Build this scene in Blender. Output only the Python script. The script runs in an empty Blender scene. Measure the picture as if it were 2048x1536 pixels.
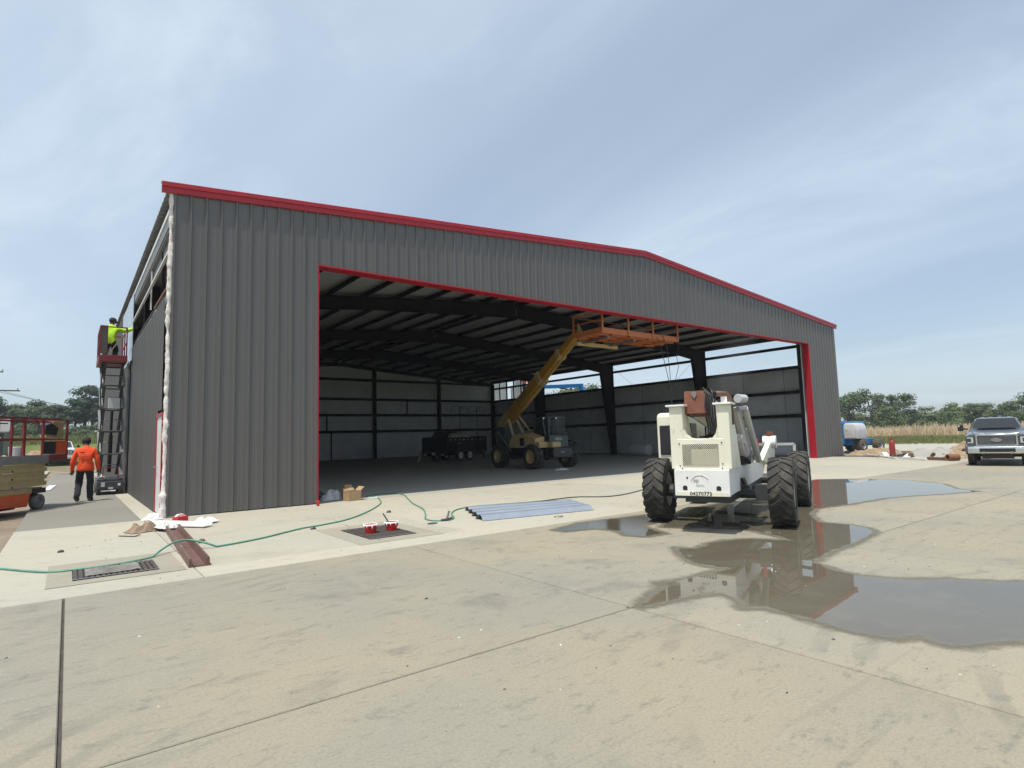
import bpy, math, random
from mathutils import Vector, Matrix, noise as mnoise
random.seed(7)
sc = bpy.context.scene
# ---------------------------------------------------------------- camera
W, D, HE, SL = 31.4, 32.26, 6.95, 1.30/15.7      # hangar width, depth, eave height, roof slope
def cam_basis(yaw, pitch, roll):
    f = Vector((math.sin(yaw)*math.cos(pitch), math.cos(yaw)*math.cos(pitch), math.sin(pitch)))
    r0 = Vector((math.cos(yaw), -math.sin(yaw), 0)); u0 = r0.cross(f)
    r = r0*math.cos(roll)+u0*math.sin(roll); u = -r0*math.sin(roll)+u0*math.cos(roll)
    return r, u, f
r_, u_, f_ = cam_basis(0.6555, 0.0927, -0.0278)
cd = bpy.data.cameras.new('camera'); cam = bpy.data.objects.new('camera', cd); sc.collection.objects.link(cam)
cam.matrix_world = Matrix(((r_.x, u_.x, -f_.x, -1.614), (r_.y, u_.y, -f_.y, -13.939), (r_.z, u_.z, -f_.z, 1.45), (0, 0, 0, 1)))
cd.sensor_width = 36; cd.lens = 36*1153.4/2048; cd.clip_start = 0.05; cd.clip_end = 3000
sc.camera = cam
# ---------------------------------------------------------------- light
SUN_EL = math.radians(71.5)
sun_xy = Vector((-math.cos(math.radians(21)), -math.sin(math.radians(21)), 0))   # towards the sun, in plan
sdir = Vector((sun_xy.x*math.cos(SUN_EL), sun_xy.y*math.cos(SUN_EL), math.sin(SUN_EL)))
sl = bpy.data.lights.new('sun', 'SUN'); sl.energy = 4.6; sl.angle = math.radians(0.55); sl.color = (1.0, 0.95, 0.85)
so = bpy.data.objects.new('sun', sl); sc.collection.objects.link(so); so.rotation_euler = (-sdir).to_track_quat('-Z', 'Y').to_euler()
so.location = (0, 0, 60)
wd = bpy.data.worlds.new('World'); sc.world = wd; wd.use_nodes = True
nt = wd.node_tree; nt.nodes.clear()
def N(t, typ, **kw):
    n = t.nodes.new(typ)
    for k, v in kw.items(): setattr(n, k, v)
    return n
def Lk(t, a, b): t.links.new(a, b)
out = N(nt, 'ShaderNodeOutputWorld'); bg = N(nt, 'ShaderNodeBackground'); bg.inputs['Strength'].default_value = 0.135
sky = N(nt, 'ShaderNodeTexSky', sky_type='NISHITA', sun_disc=False)
sky.sun_elevation = SUN_EL; sky.sun_rotation = math.atan2(sun_xy.x, sun_xy.y); sky.air_density = 1.0; sky.dust_density = 1.6; sky.ozone_density = 1.6
tc = N(nt, 'ShaderNodeTexCoord'); sep = N(nt, 'ShaderNodeSeparateXYZ'); Lk(nt, tc.outputs['Generated'], sep.inputs[0])
zz = N(nt, 'ShaderNodeMath', operation='ADD'); zz.inputs[1].default_value = 0.16; zmx = N(nt, 'ShaderNodeMath', operation='MAXIMUM'); zmx.inputs[1].default_value = 0.02
Lk(nt, sep.outputs['Z'], zmx.inputs[0]); Lk(nt, zmx.outputs[0], zz.inputs[0])
dx = N(nt, 'ShaderNodeMath', operation='DIVIDE'); dy = N(nt, 'ShaderNodeMath', operation='DIVIDE')
Lk(nt, sep.outputs['X'], dx.inputs[0]); Lk(nt, zz.outputs[0], dx.inputs[1]); Lk(nt, sep.outputs['Y'], dy.inputs[0]); Lk(nt, zz.outputs[0], dy.inputs[1])
cmb = N(nt, 'ShaderNodeCombineXYZ'); Lk(nt, dx.outputs[0], cmb.inputs[0]); Lk(nt, dy.outputs[0], cmb.inputs[1])
def cloud(scale, rot, sx, sy, detail, rough, lo, hi, off, dist=0.6):
    mp = N(nt, 'ShaderNodeMapping'); mp.inputs['Rotation'].default_value = (0, 0, rot); mp.inputs['Scale'].default_value = (sx, sy, 1); mp.inputs['Location'].default_value = (off, off*.7, 0)
    Lk(nt, cmb.outputs[0], mp.inputs[0])
    nz = N(nt, 'ShaderNodeTexNoise'); nz.inputs['Scale'].default_value = scale; nz.inputs['Detail'].default_value = detail; nz.inputs['Roughness'].default_value = rough; nz.inputs['Distortion'].default_value = dist
    Lk(nt, mp.outputs[0], nz.inputs['Vector'])
    rg = N(nt, 'ShaderNodeMapRange', interpolation_type='SMOOTHSTEP'); rg.inputs[1].default_value = lo; rg.inputs[2].default_value = hi
    Lk(nt, nz.outputs[0], rg.inputs[0]); return rg.outputs[0]
c1 = cloud(0.46, 0.9, 1.0, 0.45, 5, .5, .36, .68, 7.3, .4)       # broad thin veil
c2 = cloud(1.3, 0.5, 1.0, 0.6, 9, .62, .46, .76, 4.7, .7)      # finer wisps
m2 = N(nt, 'ShaderNodeMath', operation='MULTIPLY'); m2.inputs[1].default_value = .24; Lk(nt, c2, m2.inputs[0])
m1 = N(nt, 'ShaderNodeMath', operation='MULTIPLY'); m1.inputs[1].default_value = .50; Lk(nt, c1, m1.inputs[0])
ad = N(nt, 'ShaderNodeMath', operation='ADD', use_clamp=True); Lk(nt, m1.outputs[0], ad.inputs[0]); Lk(nt, m2.outputs[0], ad.inputs[1])
ad2 = N(nt, 'ShaderNodeMath', operation='ADD', use_clamp=True); ad2.inputs[1].default_value = .34; Lk(nt, ad.outputs[0], ad2.inputs[0])
mx = N(nt, 'ShaderNodeMix', data_type='RGBA'); Lk(nt, ad2.outputs[0], mx.inputs[0]); Lk(nt, sky.outputs[0], mx.inputs[6]); mx.inputs[7].default_value = (5.3, 6.25, 7.15, 1)
Lk(nt, mx.outputs[2], bg.inputs['Color']); Lk(nt, bg.outputs[0], out.inputs[0])
vs = sc.view_settings; vs.view_transform = 'Standard'; vs.look = 'None'; vs.exposure = 0.0; vs.gamma = 1.0; vs.use_curve_mapping = False
# ---------------------------------------------------------------- materials
MATS = {}
def mat(name, c=(.5, .5, .5), c2=None, scale=6.0, rough=.6, metal=0.0, bump=0.0, bscale=None, stretch=(1, 1, 1), detail=6, lo=.35, hi=.68, rvar=0.0, spec=None, coord='Object', alpha=None, randv=0.0, dirt=None, dscale=1.2, dlo=.55, dhi=.75, coat=0):
    if name in MATS: return MATS[name]
    m = bpy.data.materials.new(name); m.use_nodes = True; t = m.node_tree; b = t.nodes['Principled BSDF']
    b.inputs['Roughness'].default_value = rough; b.inputs['Metallic'].default_value = metal
    if spec is not None: b.inputs['Specular IOR Level'].default_value = spec
    if coat: b.inputs['Coat Weight'].default_value = coat; b.inputs['Coat Roughness'].default_value = .08
    if alpha is not None: b.inputs['Alpha'].default_value = alpha
    if c2 is None: c2 = tuple(min(1, x*.82) for x in c)
    if coord == 'World': co = N(t, 'ShaderNodeNewGeometry').outputs['Position']
    else: co = N(t, 'ShaderNodeTexCoord').outputs['Object']
    mp = N(t, 'ShaderNodeMapping'); mp.inputs['Scale'].default_value = stretch; Lk(t, co, mp.inputs[0])
    nz = N(t, 'ShaderNodeTexNoise'); nz.inputs['Scale'].default_value = scale; nz.inputs['Detail'].default_value = detail; nz.inputs['Roughness'].default_value = .6
    Lk(t, mp.outputs[0], nz.inputs['Vector'])
    rg = N(t, 'ShaderNodeMapRange'); rg.inputs[1].default_value = lo; rg.inputs[2].default_value = hi; Lk(t, nz.outputs[0], rg.inputs[0])
    mx = N(t, 'ShaderNodeMix', data_type='RGBA'); mx.inputs[6].default_value = (*c, 1); mx.inputs[7].default_value = (*c2, 1); Lk(t, rg.outputs[0], mx.inputs[0])
    col = mx.outputs[2]
    if dirt:
        n2 = N(t, 'ShaderNodeTexNoise'); n2.inputs['Scale'].default_value = dscale; n2.inputs['Detail'].default_value = 8; n2.inputs['Roughness'].default_value = .65; Lk(t, co, n2.inputs['Vector'])
        r2 = N(t, 'ShaderNodeMapRange'); r2.inputs[1].default_value = dlo; r2.inputs[2].default_value = dhi; Lk(t, n2.outputs[0], r2.inputs[0])
        x2 = N(t, 'ShaderNodeMix', data_type='RGBA'); x2.inputs[7].default_value = (*dirt, 1); Lk(t, col, x2.inputs[6]); Lk(t, r2.outputs[0], x2.inputs[0]); col = x2.outputs[2]
    if randv:
        oi = N(t, 'ShaderNodeObjectInfo'); hr = N(t, 'ShaderNodeMapRange'); hr.inputs[3].default_value = 1-randv; hr.inputs[4].default_value = 1+randv; Lk(t, oi.outputs['Random'], hr.inputs[0])
        hs = N(t, 'ShaderNodeHueSaturation'); Lk(t, hr.outputs[0], hs.inputs['Value']); Lk(t, col, hs.inputs['Color']); col = hs.outputs[0]
    Lk(t, col, b.inputs['Base Color'])
    if rvar:
        rr = N(t, 'ShaderNodeMapRange'); rr.inputs[3].default_value = max(0, rough-rvar); rr.inputs[4].default_value = min(1, rough+rvar); Lk(t, nz.outputs[0], rr.inputs[0]); Lk(t, rr.outputs[0], b.inputs['Roughness'])
    if bump:
        bn = N(t, 'ShaderNodeTexNoise'); bn.inputs['Scale'].default_value = bscale or scale*3; bn.inputs['Detail'].default_value = 5; Lk(t, mp.outputs[0], bn.inputs['Vector'])
        bp = N(t, 'ShaderNodeBump'); bp.inputs['Strength'].default_value = bump; bp.inputs['Distance'].default_value = .02; Lk(t, bn.outputs[0], bp.inputs['Height']); Lk(t, bp.outputs[0], b.inputs['Normal'])
    MATS[name] = m; return m
def concrete(name, base, warm, dark, dark_amt=.5, spots=True, rough=.85, ang=.0):
    m = bpy.data.materials.new(name); m.use_nodes = True; t = m.node_tree; b = t.nodes['Principled BSDF']; b.inputs['Roughness'].default_value = rough; b.inputs['Specular IOR Level'].default_value = .3
    P = N(t, 'ShaderNodeNewGeometry').outputs['Position']
    def nz(scale, detail=6, rough=.6, st=(1, 1, 1), rot=0, dist=0, off=0):
        mp = N(t, 'ShaderNodeMapping'); mp.inputs['Scale'].default_value = st; mp.inputs['Rotation'].default_value = (0, 0, rot); mp.inputs['Location'].default_value = (off, off, 0); Lk(t, P, mp.inputs[0])
        n = N(t, 'ShaderNodeTexNoise'); n.inputs['Scale'].default_value = scale; n.inputs['Detail'].default_value = detail; n.inputs['Roughness'].default_value = rough; n.inputs['Distortion'].default_value = dist; Lk(t, mp.outputs[0], n.inputs['Vector']); return n.outputs[0]
    def rng(s, a, b_, c=0, d=1):
        r = N(t, 'ShaderNodeMapRange', interpolation_type='SMOOTHSTEP'); r.inputs[1].default_value = a; r.inputs[2].default_value = b_; r.inputs[3].default_value = c; r.inputs[4].default_value = d; Lk(t, s, r.inputs[0]); return r.outputs[0]
    def mix(f, a, bcol, blend='MIX'):
        x = N(t, 'ShaderNodeMix', data_type='RGBA', blend_type=blend)
        if isinstance(f, float): x.inputs[0].default_value = f
        else: Lk(t, f, x.inputs[0])
        if isinstance(a, tuple): x.inputs[6].default_value = (*a, 1)
        else: Lk(t, a, x.inputs[6])
        if isinstance(bcol, tuple): x.inputs[7].default_value = (*bcol, 1)
        else: Lk(t, bcol, x.inputs[7])
        return x.outputs[2]
    col = mix(rng(nz(.33, 4, .55), .35, .7), base, warm)
    col = mix(rng(nz(.8, 10, .68, (1, 1.15, 1), .4, .4, 5), .52, .70, 0, dark_amt*.5), col, dark)
    col = mix(rng(nz(3.6, 10, .75, (.7, 1.25, 1), -.35, .4, 9), .54, .66, 0, dark_amt*.5), col, dark)          # trowel and broom streaks
    col = mix(rng(nz(2.2, 8, .7, (1.3, .5, 1), .2, .5, 2), .55, .75, 0, .35), col, tuple(min(1, c*1.25) for c in base))  # pale scuffs
    col = mix(rng(nz(9, 10, .78, (.6, 1.5, 1), -.5, .4, 3), .54, .64, 0, .42), col, dark)
    col = mix(rng(nz(14, 8, .78, (.7, 1.4, 1), -.3, .3, 13), .56, .66, 0, .45), col, tuple(min(1, c*1.3) for c in base))
    col = mix(rng(nz(55, 4, .8), .42, .68, 0, .38), col, dark)                                                  # grain
    v3 = N(t, 'ShaderNodeTexVoronoi'); v3.inputs['Scale'].default_value = 9; Lk(t, P, v3.inputs['Vector'])
    sp3 = rng(v3.outputs['Distance'], .05, .10, .55, 0); g3 = rng(nz(1.1, 3, .6, (1, 1, 1), 0, 0, 41), .55, .66)
    mq = N(t, 'ShaderNodeMath', operation='MULTIPLY'); Lk(t, sp3, mq.inputs[0]); Lk(t, g3, mq.inputs[1]); col = mix(mq.outputs[0], col, tuple(c*.45 for c in dark))
    sc1 = rng(nz(2.6, 2, .5, (.16, 3.2, 1), .55, .25, 17), .66, .68, 0, .15); col = mix(sc1, col, dark)
    sc2 = rng(nz(2.2, 2, .5, (.16, 3.2, 1), -.9, .25, 23), .67, .69, 0, .13); col = mix(sc2, col, dark)
    ve = N(t, 'ShaderNodeTexVoronoi', feature='DISTANCE_TO_EDGE'); ve.inputs['Scale'].default_value = .21
    nv = N(t, 'ShaderNodeTexNoise'); nv.inputs['Scale'].default_value = 1.4; nv.inputs['Detail'].default_value = 6; Lk(t, P, nv.inputs['Vector'])
    vm = N(t, 'ShaderNodeVectorMath', operation='MULTIPLY_ADD'); vm.inputs[1].default_value = (.9, .9, 0); Lk(t, nv.outputs['Color'], vm.inputs[0]); Lk(t, P, vm.inputs[2]); Lk(t, vm.outputs[0], ve.inputs['Vector'])
    ck = rng(ve.outputs['Distance'], .0006, .0022, .6, 0); gk = rng(nz(.22, 2, .5, (1, 1, 1), 0, 0, 51), .56, .60); mk = N(t, 'ShaderNodeMath', operation='MULTIPLY'); Lk(t, ck, mk.inputs[0]); Lk(t, gk, mk.inputs[1]); col = mix(mk.outputs[0], col, tuple(c*.4 for c in dark))
    if spots:
        v = N(t, 'ShaderNodeTexVoronoi'); v.inputs['Scale'].default_value = 1.15; Lk(t, P, v.inputs['Vector'])
        sp = rng(v.outputs['Distance'], .018, .034, 1, 0)
        gate = rng(nz(.45, 2), .52, .60)
        mm = N(t, 'ShaderNodeMath', operation='MULTIPLY'); Lk(t, sp, mm.inputs[0]); Lk(t, gate, mm.inputs[1])
        m3 = N(t, 'ShaderNodeMath', operation='MULTIPLY'); m3.inputs[1].default_value = .75; Lk(t, mm.outputs[0], m3.inputs[0])
        col = mix(m3.outputs[0], col, (.035, .03, .026))
        # faint ribbed tyre scuffs
        wv = N(t, 'ShaderNodeTexWave', wave_type='RINGS', rings_direction='Z'); wv.inputs['Scale'].default_value = 1.1; wv.inputs['Distortion'].default_value = 3.5; wv.inputs['Detail'].default_value = 3
        mpw = N(t, 'ShaderNodeMapping'); mpw.inputs['Location'].default_value = (-3.5, 16, 0); Lk(t, P, mpw.inputs[0]); Lk(t, mpw.outputs[0], wv.inputs['Vector'])
        g2 = rng(nz(.7, 3, .6, (1, 1, 1), 0, 0, 31), .56, .68, 0, .3)
        m4 = N(t, 'ShaderNodeMath', operation='MULTIPLY'); Lk(t, rng(wv.outputs['Fac'], .55, .9), m4.inputs[0]); Lk(t, g2, m4.inputs[1]); col = mix(m4.outputs[0], col, dark)
    oi = N(t, 'ShaderNodeObjectInfo'); hv = rng(oi.outputs['Random'], 0, 1, .95, 1.05); hs = N(t, 'ShaderNodeHueSaturation'); Lk(t, hv, hs.inputs['Value']); Lk(t, col, hs.inputs['Color'])
    Lk(t, hs.outputs[0], b.inputs['Base Color'])
    bp = N(t, 'ShaderNodeBump'); bp.inputs['Strength'].default_value = .25; bp.inputs['Distance'].default_value = .01; Lk(t, nz(30, 6, .7), bp.inputs['Height']); Lk(t, bp.outputs[0], b.inputs['Normal'])
    MATS[name] = m; return m
M_slab = concrete('old_concrete', (.278, .262, .215), (.326, .288, .208), (.140, .137, .123), 1.0)
M_apron = concrete('new_concrete', (.405, .386, .322), (.43, .395, .31), (.275, .262, .22), .9, False)
M_pad = concrete('grey_concrete', (.215, .208, .185), (.228, .215, .185), (.155, .150, .135), .5, False)
M_floor = concrete('hangar_concrete', (.38, .37, .33), (.39, .37, .32), (.24, .235, .21), .8, False)
M_patch = concrete('patched_concrete', (.315, .295, .24), (.36, .31, .22), (.20, .185, .15), .8, False)
M_road = concrete('road_concrete', (.36, .345, .30), (.38, .35, .29), (.27, .255, .21), .4, False)
M_joint = mat('joint_sealant', (.075, .062, .055), (.05, .042, .038), 8, .8)
M_grey = mat('charcoal_steel_panel', (.119, .112, .108), (.111, .105, .101), 1.3, .34, 0, 0, stretch=(1, 1, .15), spec=.55, coord='World', randv=.035)
M_roof = mat('galvanised_roof', (.42, .44, .45), (.34, .36, .37), 3, .38, .6)
M_red = mat('red_trim', (.40, .014, .026), (.34, .012, .022), 2.5, .38, spec=.5)
M_primer = mat('red_oxide_steel', (.017, .009, .012), (.012, .007, .010), 3, .8, spec=.2)
M_insul = mat('white_vinyl_insulation', (.72, .75, .76), (.60, .63, .64), .9, .55, 0, .5, 3.0, coord='World')
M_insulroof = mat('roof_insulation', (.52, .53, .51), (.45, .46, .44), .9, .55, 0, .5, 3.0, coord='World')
M_fluff = mat('pink_white_insulation', (.82, .77, .74), (.70, .62, .59), 14, .95, 0, .9, 30)
M_white = mat('white_paint', (.78, .77, .72), (.70, .69, .63), 4, .45)
M_whitetrim = mat('white_trim_metal', (.80, .80, .79), (.70, .70, .69), 5, .35)
M_silver = mat('galvanised_sheet', (.62, .65, .68), (.45, .48, .52), 2.0, .28, .7, 0, stretch=(1, 1, .3))
M_blacksheet = mat('black_plastic', (.02, .021, .027), (.012, .012, .016), 4, .35)
M_black = mat('black_paint', (.018, .018, .02), (.012, .012, .014), 6, .45)
M_steel = mat('bare_steel', (.42, .42, .42), (.30, .30, .30), 10, .35, .85)
M_dgrey = mat('dark_grey_paint', (.055, .06, .065), (.04, .044, .05), 5, .5)
M_mgrey = mat('mid_grey_paint', (.22, .225, .23), (.17, .175, .18), 5, .5)
# ---------------------------------------------------------------- mesh builder
C = sc.collection
class MB:
    def __init__(s): s.v = []; s.f = []; s.m = []
    def add(s, vs, fs, mi=0):
        o = len(s.v); s.v += [tuple(v) for v in vs]; s.f += [tuple(i+o for i in f) for f in fs]; s.m += [mi]*len(fs); return s
    def box(s, x0, x1, y0, y1, z0, z1, mi=0):
        return s.add([(x0, y0, z0), (x1, y0, z0), (x1, y1, z0), (x0, y1, z0), (x0, y0, z1), (x1, y0, z1), (x1, y1, z1), (x0, y1, z1)],
                     [(0, 3, 2, 1), (4, 5, 6, 7), (0, 1, 5, 4), (1, 2, 6, 5), (2, 3, 7, 6), (3, 0, 4, 7)], mi)
    def bar(s, p, q, w, h, up=(0, 0, 1), mi=0):
        p = Vector(p); q = Vector(q); d = (q-p).normalized(); u = Vector(up)
        if abs(d.dot(u)) > .98: u = Vector((1, 0, 0)) if abs(d.x) < .9 else Vector((0, 1, 0))
        r = d.cross(u).normalized()*(w/2); u2 = r.cross(d).normalized()*(h/2)
        vs = [p-r-u2, p+r-u2, p+r+u2, p-r+u2, q-r-u2, q+r-u2, q+r+u2, q-r+u2]
        return s.add(vs, [(3, 2, 1, 0), (4, 5, 6, 7), (0, 1, 5, 4), (1, 2, 6, 5), (2, 3, 7, 6), (3, 0, 4, 7)], mi)
    def cyl(s, p, q, r0, r1=None, n=14, cap=True, mi=0):
        if r1 is None: r1 = r0
        p = Vector(p); q = Vector(q); d = (q-p).normalized(); a = d.orthogonal().normalized(); b = d.cross(a)
        vs = []
        for c, r in ((p, r0), (q, r1)):
            for i in range(n):
                t = 2*math.pi*i/n; vs.append(c+a*math.cos(t)*r+b*math.sin(t)*r)
        fs = [(i, (i+1) % n, n+(i+1) % n, n+i) for i in range(n)]
        if cap: fs += [tuple(range(n-1, -1, -1)), tuple(range(n, 2*n))]
        return s.add(vs, fs, mi)
    def tube(s, pts, r, n=8, mi=0):
        pts = [Vector(p) for p in pts]; k = len(pts); rs = r if isinstance(r, (list, tuple)) else [r]*k
        a = None; vs = []
        for i, p in enumerate(pts):
            d = (pts[min(i+1, k-1)]-pts[max(i-1, 0)]).normalized()
            a = d.orthogonal().normalized() if a is None else (a-d*a.dot(d)).normalized()
            b = d.cross(a)
            for j in range(n):
                t = 2*math.pi*j/n; vs.append(p+a*math.cos(t)*rs[i]+b*math.sin(t)*rs[i])
        fs = [(i*n+j, i*n+(j+1) % n, (i+1)*n+(j+1) % n, (i+1)*n+j) for i in range(k-1) for j in range(n)]
        fs += [tuple(range(n-1, -1, -1)), tuple(range((k-1)*n, k*n))]
        return s.add(vs, fs, mi)
    def lathe(s, prof, o, ax, n=24, mi=0, close=False):
        o = Vector(o); ax = Vector(ax).normalized(); a = ax.orthogonal().normalized(); b = ax.cross(a); k = len(prof); vs = []
        for r, h in prof:
            for j in range(n):
                t = 2*math.pi*j/n; vs.append(o+ax*h+(a*math.cos(t)+b*math.sin(t))*r)
        fs = [(i*n+j, i*n+(j+1) % n, (i+1)*n+(j+1) % n, (i+1)*n+j) for i in range(k-1) for j in range(n)]
        if close: fs += [((k-1)*n+j, (k-1)*n+(j+1) % n, (j+1) % n, j) for j in range(n)]
        return s.add(vs, fs, mi)
    def prism(s, poly, o, u, v, n, mi=0):      # polygon (a,b) in plane o+a*u+b*v extruded by vector n
        o = Vector(o); u = Vector(u); v = Vector(v); n = Vector(n); k = len(poly)
        vs = [o+u*a+v*b for a, b in poly]; vs += [p+n for p in vs]
        fs = [tuple(range(k-1, -1, -1)), tuple(range(k, 2*k))]+[(i, (i+1) % k, k+(i+1) % k, k+i) for i in range(k)]
        return s.add(vs, fs, mi)
    def mesh(s, name, mats, smooth=False):
        me = bpy.data.meshes.new(name); me.from_pydata(s.v, [], s.f)
        if not isinstance(mats, (list, tuple)): mats = [mats]
        for m in mats: me.materials.append(m)
        if len(mats) > 1: me.polygons.foreach_set('material_index', s.m)
        if smooth: me.polygons.foreach_set('use_smooth', [True]*len(me.polygons))
        me.validate(); me.update(); return me
    def build(s, name, mats, parent=None, smooth=False, bevel=0, loc=None, label=None, fix=True):
        me = s.mesh(name, mats, smooth)
        if fix:
            import bmesh
            bm = bmesh.new(); bm.from_mesh(me); bmesh.ops.recalc_face_normals(bm, faces=bm.faces); bm.to_mesh(me); bm.free()
        return obj(name, me, parent, bevel, loc, label, smooth)
def obj(name, me, parent=None, bevel=0, loc=None, label=None, smooth=False):
    o = bpy.data.objects.new(name, me); C.objects.link(o)
    if parent: o.parent = parent
    if loc is not None: o.location = loc
    if label: o['label'] = label
    if bevel:
        b = o.modifiers.new('bevel', 'BEVEL'); b.width = bevel; b.segments = 2; b.limit_method = 'ANGLE'; b.angle_limit = math.radians(40)
        b.harden_normals = False
    return o
def tag(o, label, cat, group=None):
    o['label'] = label; o['category'] = cat
    if group: o['group'] = group
    return o
def thing(name, label, cat, loc=(0, 0, 0), rz=0, group=None):
    o = bpy.data.objects.new(name, None); C.objects.link(o); o.location = loc; o.rotation_euler = (0, 0, rz); o.empty_display_size = .2
    return tag(o, label, cat, group)
def struct(o, kind='structure'): o['kind'] = kind; return o
def smooth_angle(o, deg=35):
    me = o.data; me.polygons.foreach_set('use_smooth', [True]*len(me.polygons))
    try: me.set_sharp_from_angle(angle=math.radians(deg))
    except Exception: pass
    return o
def copy_tree(o, parent=None):
    c = o.copy(); C.objects.link(c)
    if parent: c.parent = parent
    for ch in o.children: copy_tree(ch, c)
    return c
def text(parent, s, loc, rot, size, m, name='lettering', ext=.002):
    cu = bpy.data.curves.new(name, 'FONT'); cu.body = s; cu.size = size; cu.extrude = ext; cu.align_x = 'CENTER'; cu.align_y = 'CENTER'; cu.resolution_u = 2
    to = bpy.data.objects.new('tmp', cu); C.objects.link(to); dg = bpy.context.evaluated_depsgraph_get()
    me = bpy.data.meshes.new_from_object(to.evaluated_get(dg)); bpy.data.objects.remove(to)
    me.materials.clear(); me.materials.append(m)
    o = obj(name, me, parent, loc=loc); o.rotation_euler = rot; return o
def roofz(x): return HE+SL*(x if x < W/2 else W-x)
# ================================================================ GROUND
def terrain(x, y):
    def ss(a, b, t): t = max(0, min(1, (t-a)/(b-a))); return t*t*(3-2*t)
    left = 1-ss(5, 60, x)
    z = 3.6*ss(34, 115, y)*left + .5*ss(150, 400, math.hypot(x, y))
    z += .05*mnoise.noise(Vector((x*.12, y*.12, 0)))*ss(36, 60, max(abs(x-10)*.9, abs(y)))
    return z-.09
def axis_pts(a, b, fine0, fine1, step, growth=1.32):
    p = [fine0+i*step for i in range(int((fine1-fine0)/step)+1)]
    s = step; x = p[-1]
    while x < b: s *= growth; x += s; p.append(x)
    s = step; x = p[0]
    while x > a: s *= growth; x -= s; p.insert(0, x)
    return p
gx = axis_pts(-1500, 1500, -60, 200, 5); gy = axis_pts(-1500, 1500, -60, 180, 5)
g = MB(); nx, ny = len(gx), len(gy)
g.v = [(x, y, terrain(x, y)) for y in gy for x in gx]
g.f = [(j*nx+i, j*nx+i+1, (j+1)*nx+i+1, (j+1)*nx+i) for j in range(ny-1) for i in range(nx-1)]; g.m = [0]*len(g.f)
def ground_mat():
    m = bpy.data.materials.new('field'); m.use_nodes = True; t = m.node_tree; b = t.nodes['Principled BSDF']; b.inputs['Roughness'].default_value = .95; b.inputs['Specular IOR Level'].default_value = .1
    P = N(t, 'ShaderNodeNewGeometry').outputs['Position']
    def nz(s, d=6, st=(1, 1, 1)):
        mp = N(t, 'ShaderNodeMapping'); mp.inputs['Scale'].default_value = st; Lk(t, P, mp.inputs[0])
        n = N(t, 'ShaderNodeTexNoise'); n.inputs['Scale'].default_value = s; n.inputs['Detail'].default_value = d; Lk(t, mp.outputs[0], n.inputs['Vector']); return n.outputs[0]
    def ramp(s, stops):
        r = N(t, 'ShaderNodeValToRGB'); e = r.color_ramp.elements
        e[0].position = stops[0][0]; e[0].color = (*stops[0][1], 1); e[1].position = stops[-1][0]; e[1].color = (*stops[-1][1], 1)
        for p, c in stops[1:-1]: k = e.new(p); k.color = (*c, 1)
        Lk(t, s, r.inputs[0]); return r.outputs[0]
    grass = ramp(nz(.35, 8), [(.3, (.075, .115, .028)), (.5, (.12, .145, .04)), (.7, (.22, .20, .075))])
    dirt = ramp(nz(.9, 8), [(.3, (.15, .125, .095)), (.55, (.26, .22, .165)), (.75, (.33, .29, .225))])
    red = ramp(nz(2.2, 6), [(.35, (.17, .125, .095)), (.7, (.25, .205, .16))])
    sx = N(t, 'ShaderNodeSeparateXYZ'); Lk(t, P, sx.inputs[0])
    # bare construction soil close to the building, grass further out
    d = N(t, 'ShaderNodeVectorMath', operation='DISTANCE'); d.inputs[1].default_value = (14, 12, 0); Lk(t, P, d.inputs[0])
    nn = N(t, 'ShaderNodeMath', operation='MULTIPLY_ADD'); nn.inputs[1].default_value = 24; Lk(t, nz(.06, 4), nn.inputs[0]); Lk(t, d.outputs['Value'], nn.inputs[2])
    f = N(t, 'ShaderNodeMapRange'); f.inputs[1].default_value = 44; f.inputs[2].default_value = 53; Lk(t, nn.outputs[0], f.inputs[0])
    f2 = N(t, 'ShaderNodeMapRange'); f2.inputs[1].default_value = .45; f2.inputs[2].default_value = .6; Lk(t, nz(.16, 4), f2.inputs[0])
    mxr = N(t, 'ShaderNodeMix', data_type='RGBA'); Lk(t, f2.outputs[0], mxr.inputs[0]); Lk(t, dirt, mxr.inputs[6]); Lk(t, red, mxr.inputs[7])
    mx = N(t, 'ShaderNodeMix', data_type='RGBA'); Lk(t, f.outputs[0], mx.inputs[0]); Lk(t, mxr.outputs[2], mx.inputs[6]); Lk(t, grass, mx.inputs[7])
    Lk(t, mx.outputs[2], b.inputs['Base Color'])
    bp = N(t, 'ShaderNodeBump'); bp.inputs['Strength'].default_value = .8; bp.inputs['Distance'].default_value = .1; Lk(t, nz(3, 8), bp.inputs['Height']); Lk(t, bp.outputs[0], b.inputs['Normal'])
    return m
struct(g.build('ground', ground_mat(), smooth=True))
# slab field: each cast slab a piece of the yard
yard = struct(MB().box(-9.3, 38.4, -42.5, -6.6, -.16, -.022).build('concrete_yard', M_joint))
GX, GY, GAP = 3.8, 3.95, .016
def slab(w, d, name, m, x, y, parent, z=0):
    k = (name, round(w, 3), round(d, 3))
    if k not in SLABM:
        SLABM[k] = MB().box(0, w, 0, d, -.12, 0).mesh(name, m)
    o = obj(name, SLABM[k], parent, loc=(x, y, z)); b = o.modifiers.new('bevel', 'BEVEL'); b.width = .006; b.segments = 1
    return o
SLABM = {}
for i in range(-2, 11):
    for j in range(9):
        x0 = -1.6+GX*i; y1 = -6.6-GY*j
        ga = .020 if i == 0 else GAP; gb = .020 if i == -1 else GAP
        slab(GX-ga/2-gb/2, GY-GAP, 'slab', M_slab, x0+ga/2, y1-GY+GAP/2, yard, 0)
apron = struct(MB().box(-2.36, 38.4, -6.6, -.001, -.14, -.024).build('concrete_apron', M_joint))
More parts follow.
